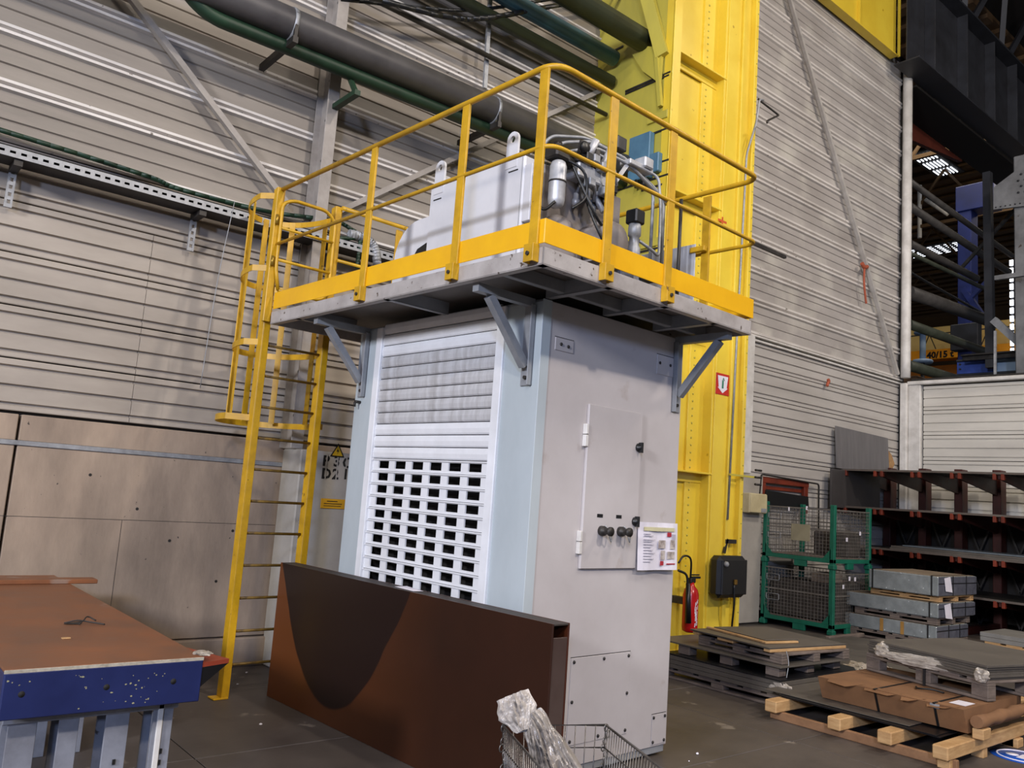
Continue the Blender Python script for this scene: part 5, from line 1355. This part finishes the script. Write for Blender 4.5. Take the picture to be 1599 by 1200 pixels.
for z in lev:
    k = part('shelf_plate', MB().bbox(RX, 2.4, z-.018, 15.85, 7.72, z, .002), M_sheet_dk if z > 2 else M_steel_dk, rk)
    part('front_angle', MB().bbox(RX-.006, 2.4, z-.03, RX+.0, 7.72, z+.004, .001), mat('rack_edge', '6f655d', .5, .3), rk)
for i in range(len(ry)-1):
    y0, y1 = ry[i+1]+.08, ry[i]-.08
    for z0, z1 in ((1.3, 1.9), (.66, 1.24), (.05, .6)):
        part('brace', MB().bar((16.02, y0, z1), (16.02, (y0+y1)/2, z0), .03, .03).bar((16.02, (y0+y1)/2, z0), (16.02, y1, z1), .03, .03), M_steel_dk, rk)
# items on the rack
stack('stored_sheets', 'bent grey steel sheets on the third rack level', RX+.05, 3.3, 1.262, 1.2, 3.5, 2, .03, M_sheet, jit=.03)
piece_ = solo('sheet_block', MB().bbox(RX+.05, 4.55, 1.322, RX+.4, 4.65, 1.40, .005), M_woodn, 'pale timber block beside the stored sheets on the rack', 'block')
stack('blue_grey_sheet', 'light blue-grey sheet lying on the stored sheets of the rack', RX+.03, 4.2, 1.325, 1.0, 2.4, 1, .02, mat('bluegrey_sheet', '79838c', .4, .3), jit=0)
part('added_dark_sheet', MB().bbox(16.2, 2.4, .1, 16.22, 7.7, 1.95, .002), mat('rack_back_dark', '1b1512', .7), rk)  # dark sheet added so the lower rack levels look dark inside
p0 = wY(1306, 731, 7.55); p1 = wY(1318, 672, 7.7); p2 = wY(1397, 731, 7.55)
solo('leaning_plate', MB().add([(13.98, 7.66, 2.602), (15.95, 7.66, 2.602), (15.95, 7.70, 3.33), (13.98, 7.70, 3.36), (13.98, 7.68, 2.602), (15.95, 7.68, 2.602), (15.95, 7.72, 3.33), (13.98, 7.72, 3.36)], [(0, 1, 2, 3), (7, 6, 5, 4), (0, 4, 5, 1), (1, 5, 6, 2), (2, 6, 7, 3), (3, 7, 4, 0)]), mat('streaky_sheet', '7a7778', .45, .3, col2='5e5c5e', scale=3, stretch=(3, 1, .4), amt=1), 'streaky grey metal sheet leaning on the wall on top of the rack', 'sheet')
solo('leaning_plate', MB().bbox(13.72, 7.62, 1.9, 15.5, 7.65, 2.575, .003), mat('dim_sheet', '4a4646', .5, .2), 'dark sheet standing against the wall under the top rack shelf', 'sheet')
cf = MB()
cf.add([(15.86, 7.66, 2.605), (16.14, 7.66, 2.605), (16.10, 7.67, 2.75), (16.20, 7.68, 2.85), (16.16, 7.72, 3.02), (16.02, 7.74, 3.12), (15.86, 7.74, 3.15), (15.86, 7.68, 2.605), (16.14, 7.68, 2.605), (16.10, 7.69, 2.75), (16.20, 7.70, 2.85), (16.16, 7.74, 3.02), (16.02, 7.76, 3.12), (15.86, 7.76, 3.15)], [tuple(range(7))]+[tuple(range(7, 14))[::-1]]+[(i, i+7, (i+1) % 7+7, (i+1) % 7) for i in range(7)])
solo('torn_cardboard', cf, mat('torn_card', 'b08a5c', .8, col2='8d6a43', scale=9), 'torn tan cardboard beside the leaning sheet in the corner', 'cardboard')
tg = wX(1560, 948, RX+.3)
pallet('pallet', 'pale pallet under the grey load on the right of the wrapped packs', 13.1, 3.3, 0, .9, 1.6, 0, M_woodn, 6, .13)
stack('grey_slab', 'grey slabs on the pale pallet in front of the rack', 13.1, 3.3, .132, .9, 1.65, 2, .06, mat('slab_grey', '8a8781', .6))

# ------------------------------------------------------------ crane girder above the back wall
GY, GX = 7.3, 15.72
zb = 11.0
def girder(name, label, x0, x1, material, stiff, GY=7.3, zb=11.0, fw_=.25):
    t = thing(name, label, 'girder', (x0, GY, zb))
    part('web', MB().bbox(x0, GY, zb, x1, GY+.02, zb+2.0, .003), material, t)
    part('bottom_flange', MB().bbox(x0, GY-fw_, zb-.03, x1, GY+(.27 if fw_ > .1 else .12), zb, .004), material, t)
    part('top_flange', MB().bbox(x0, GY-.3 if fw_ > .1 else GY-.06, zb+2.0, x1, GY+(.3 if fw_ > .1 else .12), zb+2.04, .004), material, t)
    for x in stiff: part('stiffener', MB().bbox(x-.01, GY-min(.22, fw_), zb, x+.01, GY, zb+2.0, .003), material, t)
    return t
girder('yellow_girder', 'yellow crane runway girder joining the column above the back wall', 8.98, wY(1404, 60, 7.55).x, M_yellow, (10.4, 11.8, 13.2, 14.35, GX+.3), GY=7.62, zb=wY(1402, 84, 7.55).z, fw_=.06)
sx = [wY(p, q, GY-.2).x for p, q in ((1459, 100), (1510, 150), (1553, 200), (1588, 230))]
girder('dark_girder', 'dark riveted crane girder continuing past the wall corner', GX+.03, 40, M_girder, sx+[sx[-1]+2*k for k in range(1, 6)])
br2 = thing('girder_bracing', 'rusty dark bracing plate hanging below the dark girder', 'bracing', (17, 8.2, 9.5))
yf = wZ(1424, 192, 10.9).y
part('soffit_plate', MB().bbox(16.75, 7.55, 10.9, 40, yf, 10.95, .01), M_roof, br2)
xe = wY(1502, 268, yf).x; zr = wY(1424, 232, yf).z
part('red_beam', MB().prism([(10.9, 16.75), (10.9, xe), (10.85, xe), (zr, 16.75)], 1, yf, yf+.1), mat('red_oxide', '5c2413', .6), br2)
# roof bits over the girder
rb_ = thing('roof_truss', 'dark roof truss members above the dark girder', 'truss', (20, 6, 13))
for k in range(7):
    x = 17+k*2.2
    part('truss_member', MB().bar((x, 7.6, 13.1), (x+1.1, 7.0, 15.4), .12, .12).bar((x+1.1, 7.0, 15.4), (x+2.2, 7.6, 13.1), .12, .12), M_girder, rb_)
part('truss_chord', MB().bar((16, 7.6, 13.1), (40, 7.6, 13.1), .2, .2), M_girder, rb_)

# ------------------------------------------------------------ the next hall beyond the partition
hf = struct('ceiling_1', MB().box(17, 7.9, 14.9, 60, 30, 15.0), M_hall2, 'brownish corrugated roof of the neighbouring hall')
for i in range(40):
    part('roof_rib', MB().box(17+i*.9, 7.9, 14.78, 17.35+i*.9, 30, 14.9), M_hall2, hf)
M_sky = mat('skylight_pane', 'ffffff', .5, emit='eef4ff', estr=2.6)
def skylight(px0, py0, px1, py1, label, nx=4, ny=3, zz_=14.6):
    a = wZ(px0, py0, zz_); b_ = wZ(px1, py1, zz_)
    x0, x1 = sorted((a.x, b_.x)); y0, y1 = sorted((a.y, b_.y))
    t = thing('skylight', label, 'skylight', (x0, y0, zz_))
    w, d = (x1-x0)/nx, (y1-y0)/ny
    for i in range(nx):
        for j in range(ny):
            part('pane', MB().bbox(x0+i*w+.12, y0+j*d+.08, zz_, x0+(i+1)*w-.12, y0+(j+1)*d-.08, zz_+.03, .004), M_sky, t)
    part('skylight_frame', MB().bbox(x0-.1, y0-.1, zz_+.03, x1+.1, y1+.1, zz_+.1, .01), M_girder, t)
    return t
skylight(1420, 245, 1500, 270, 'bright skylight strip high in the neighbouring hall roof', 3, 6)
skylight(1425, 405, 1496, 378, 'lower bright skylight further back in the neighbouring hall roof', 6, 7)
struct('wall_far', MB().box(58, 7, 0, 58.3, 30, 15), mat('far_wall', '7a6242', .8, col2='5d4931', scale=.3), 'brownish far wall of the neighbouring hall')
struct('wall_side', MB().box(17, 29.7, 0, 60, 30, 15), MATS['far_wall'], 'side wall of the neighbouring hall')
fr_ = thing('far_roof_truss', 'thin roof truss lines in the neighbouring hall', 'truss', (30, 15, 13))
for k, xx in enumerate((24, 30, 36, 42)):
    part('bottom_chord', MB().bar((xx, 8, 12.6), (xx, 29, 12.6), .12, .12), M_hall2, fr_)
    for j in range(7):
        part('diagonal', MB().bar((xx, 8+j*3, 12.6), (xx, 9.5+j*3, 14.6), .08, .08).bar((xx, 9.5+j*3, 14.6), (xx, 11+j*3, 12.6), .08, .08), M_hall2, fr_)
for pa, pb, r_ in (((1436, 290), (1436, 372), .08), ((1445, 312), (1480, 335), .07)):
    solo('white_tube_lamp' if r_ < .08 else 'white_drop_pipe', MB().cyl(wX(pa[0], pa[1], 30), wX(pb[0], pb[1], 30), r_, 8), M_white_trim, 'slim white tube lamp slanting under the far roof' if r_ < .08 else 'white vertical drop pipe under the far roof', 'lamp' if r_ < .08 else 'pipe')
# blue column, beam
BX = 25.0
a = wX(1495, 600, BX); b_ = wX(1517, 600, BX); t0 = wX(1495, 270, BX)
bc = thing('blue_column', 'blue painted steel column beyond the partition', 'column', (BX, a.y, 0))
h1_ = wX(1495, 330, BX)
part('shaft', MB().bbox(BX, b_.y, 0, BX+.5, a.y, h1_.z, .02), M_colblue, bc)
h0 = wX(1552, 285, BX-.02); h1 = wX(1495, 332, BX-.02)
part('haunch', MB().bbox(BX-.05, h0.y, h1.z, BX+.6, h1.y+.05, h0.z+.1, .02), M_colblue, bc)
d0 = wX(1505, 452, BX); d1 = wX(1541, 504, BX)
part('knee_brace', MB().bar(d0, d1, .22, .15).bar(wX(1541, 440, BX), wX(1512, 470, BX), .12, .1), M_colblue, bc)
kx = wX(1496, 507, BX-.3); kx2 = wX(1528, 545, BX-.3)
part('base_box', MB().bbox(BX-.35, kx2.y, kx2.z, BX-.05, kx.y+.2, kx.z, .02), M_girder, bc)
bm_ = thing('blue_beam', 'horizontal beam half blue and half pale blue behind the partition top', 'beam', (21, 5, 5.6))
e0 = wX(1494, 566, 21.0); e1 = wX(1494, 585, 21.0); e2 = wX(1550, 575, 21.0); 
part('blue_half', MB().bbox(21, e2.y, e1.z, 21.2, e0.y, e0.z, .01), mat('beam_blue', '3c58b0', .5, col2='2c4488'), bm_)
part('pale_half', MB().bbox(21, e2.y-3, e1.z, 21.2, e2.y-.01, e0.z, .01), mat('pale_blue_paint', '9db4cc', .5, col2='8aa3bd', scale=2), bm_, 'pale blue half')
part('dark_flange', MB().bbox(20.95, e2.y-3, e0.z, 21.25, e0.y, e0.z+.05, .01).bbox(20.95, e2.y-3, e1.z-.06, 21.25, e0.y, e1.z, .01), M_girder, bm_)
for k in (1, 2): part('bolt', MB().cyl((20.98, e2.y-.95, e1.z+.13*k), (21, e2.y-.95, e1.z+.13*k), .03, 8).cyl((20.98, e0.y-.08, e1.z+.12*k), (21, e0.y-.08, e1.z+.12*k), .025, 8), M_girder, bm_)
# upper dark rail line
f0 = wX(1545, 553, 20.5); 
solo('dark_rail', MB().bbox(20.5, f0.y-3, f0.z-.12, 20.6, f0.y+.6, f0.z, .01).bbox(20.4, f0.y-3, f0.z-.02, 20.7, f0.y+.6, f0.z+.02, .005), M_steel_dk, 'dark rail above the blue and pale beam', 'rail')
# grey riveted column and arm
gx = 20.0
g0 = wX(1584, 450, gx); g1 = wX(1640, 450, gx)
gc = thing('grey_column', 'pale grey riveted steel column at the right edge beyond the partition', 'column', (gx, g1.y, 0))
part('shaft', MB().bbox(gx, g1.y, 4.6, gx+.4, g0.y, 10.2, .02), M_grcol, gc)
a0, a1, a2 = wX(1552, 300, gx-.05), wX(1599, 262, gx-.05), wX(1552, 328, gx-.05)
part('gusset_arm', MB().prism([(a0.y, a0.z+.1), (a1.y+.1, a1.z), (a1.y-1, a1.z+.05), (a1.y-1, a2.z-.15), (a2.y, a2.z)], 0, gx-.08, gx-.02), M_grcol, gc)
rv = MB()
for i in range(4):
    for j in range(4):
        rv.lathe((gx-.08, a1.y+.05-i*.14+.06*(j % 2), a1.z-.15-j*.14), [(.03, 0), (.02, -.02)], 0, 6)
for i in range(10): rv.lathe((gx-.08, a0.y-.05-i*.1, a2.z+.04-.004*i), [(.02, 0), (.012, -.015)], 0, 6)
part('rivet_row', rv, M_girder, gc, kind='stuff')
# diagonal struts by the grey column
def st(p, q, X, r_, m_, name, label, cat='strut', sq=True):
    A_, B_ = wX(p[0], p[1], X), wX(q[0], q[1], X)
    mb = MB().bar(A_, B_, r_, r_) if sq else MB().cyl(A_, B_, r_, 12)
    return solo(name, mb, m_, label, cat)
st((1542, 270), (1547, 575), 20.6, .17, M_girder, 'dark_post', 'dark vertical post between blue and grey columns', 'post')
st((1590, 322), (1500, 420), 20.9, .07, M_steel_dk, 'thin_strut', 'thin dark strut rising to the grey column')
st((1552, 500), (1602, 545), 20.3, .16, M_gry, 'grey_strut', 'grey diagonal strut at the foot of the grey column')
st((1554, 435), (1600, 428), 19.6, .10, M_grcol, 'cross_bar', 'pale horizontal bar crossing in front of the grey column', 'bar')
st((1554, 517), (1554, 588), 16.8, .04, M_steel, 'rod', 'thin vertical pale rod above the partition capping', 'rod')
# narrow far window strip beside grey column
a0, a1 = wX(1577, 405, 30), wX(1583, 555, 30)
wn = thing('far_window', 'narrow bright glazed strip far behind the grey column', 'window', (30, a1.y, a1.z))
for k in range(12):
    z0 = a1.z+(a0.z-a1.z)*k/12
    part('pane', MB().bbox(30, a1.y, z0+.05, 30.05, a0.y+.02, z0+(a0.z-a1.z)/12-.03, .005), M_sky, wn)
part('mullion_post', MB().box(30.1, a1.y, 0, 30.2, a0.y+.02, a1.z), M_girder, wn)
part('window_bar', MB().box(30.06, a1.y, a1.z, 30.08, a0.y, a0.z), M_girder, wn)
# pipes running from the wall corner into the next hall
def rpipe(p, q, yplane, r_, m_, label):
    A_, B_ = wY(p[0], p[1], yplane), wY(q[0], q[1], yplane)
    return solo('far_pipe', MB().cyl(A_, B_, r_, 14), m_, label, 'pipe')
M_fpipe = mat('far_pipe_grey', '55514d', .5, col2='3c3936', scale=3)
M_fpipe2 = mat('far_pipe_green', '4a4f40', .5, col2='34382d', scale=3)
rpipe((1420, 283), (1580, 400), 8.25, .07, M_fpipe, 'uppermost pipe slanting across the opening beyond the wall corner')
rpipe((1420, 322), (1575, 425), 8.3, .09, M_fpipe, 'second pipe from the top in the opening beyond the wall corner')
rpipe((1420, 380), (1525, 435), 8.3, .085, M_fpipe, 'third pipe from the top beyond the wall corner')
rpipe((1420, 395), (1535, 450), 8.2, .05, M_fpipe2, 'thin fourth pipe beyond the wall corner')
rpipe((1418, 456), (1540, 500), 8.3, .15, M_fpipe, 'thickest grey pipe in the opening beyond the wall corner')
rpipe((1418, 506), (1545, 552), 8.35, .11, M_fpipe2, 'greenish pipe just above the crane beam lettering')
rpipe((1416, 570), (1500, 595), 8.3, .12, M_fpipe2, 'lowest greenish pipe sinking behind the partition capping')
solo('black_cable', MB().tube(smooth_path([wY(1420, 425, 8.2), wY(1460, 448, 8.2), wY(1500, 470, 8.2), wY(1530, 487, 8.2)]), .03, 6), M_black, 'thin black cable between the pipes beyond the corner', 'cable')
# crane beam with lettering
KX = 34.0
p0, p1 = wX(1410, 552, KX), wX(1560, 545, KX); pb_ = wX(1410, 565, KX); pt = wX(1450, 521, KX)
cr = thing('travelling_crane', 'orange travelling crane beam lettered 40/15 t in the neighbouring hall', 'crane', (KX, p1.y, pb_.z))
part('main_beam', MB().bbox(KX, p1.y-4, pb_.z-.0, KX+.6, p0.y+4, p0.z+.05, .02), M_orange, cr)
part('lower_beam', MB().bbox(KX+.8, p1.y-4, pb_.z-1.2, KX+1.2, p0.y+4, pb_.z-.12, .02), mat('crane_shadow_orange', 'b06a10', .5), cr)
part('upper_panel', MB().bbox(KX+1.4, p1.y-4, p0.z+.1, KX+1.6, p0.y+4, p0.z+1.3, .02), mat('pale_yellow_panel', 'e9cf86', .5, col2='d8b060', scale=.3), cr)
part('hand_rail', MB().bar((KX-.3, p1.y-4, p0.z+.62), (KX-.3, p0.y+4, p0.z+.62), .04, .04), M_girder, cr)
for k in range(8):
    y = p0.y+1-k*1.1
    part('rail_stay', MB().bar((KX-.3, y, p0.z+.62), (KX-.3, y+.25, p0.z-.0), .03, .03).bar((KX-.3, y, p0.z+.62), (KX-.3, y-.25, p0.z), .03, .03), M_steel_dk, cr)
q = wX(1447, 561, KX-.03); q2 = wX(1447, 551, KX-.03)
t_ = text_mb('40/15 t', (q2.z-q.z)*1.35, (KX-.02, q.y, q.z+.03), (0, -1, 0), (0, 0, 1), .004, .012)
part('lettering', t_, M_text, cr, 'dark lettering 40/15 t')
# white I-shaped spool
s0, s1 = wX(1441, 520, 26), wX(1443, 565, 26)
spl = thing('white_spindle', 'pale blue spindle with round end plates standing before the orange crane', 'spindle', s1)
part('post', MB().cyl((26, s0.y, 0), (26, s0.y, s1.z-.05), .06, 10), M_girder, spl)
part('stem', MB().cyl((26, s0.y, s1.z), (26, s0.y, s0.z), .09, 12), MATS['pale_blue_paint'], spl)
part('end_plate', MB().lathe((26, s0.y, s0.z-.05), [(.24, 0), (.26, .05), (.24, .1)], 2, 16), MATS['pale_blue_paint'], spl)
part('end_plate', MB().lathe((26, s0.y, s1.z-.05), [(.28, 0), (.3, .05), (.28, .1)], 2, 16), MATS['pale_blue_paint'], spl)
solo('tan_duct', MB().bbox(19.0, 8.5, wY(1420, 590, 8.6).z-.4, 24, 8.9, wY(1420, 585, 8.6).z, .02), mat('tan_paint', 'a77a50', .6), 'tan duct low behind the partition corner', 'duct')
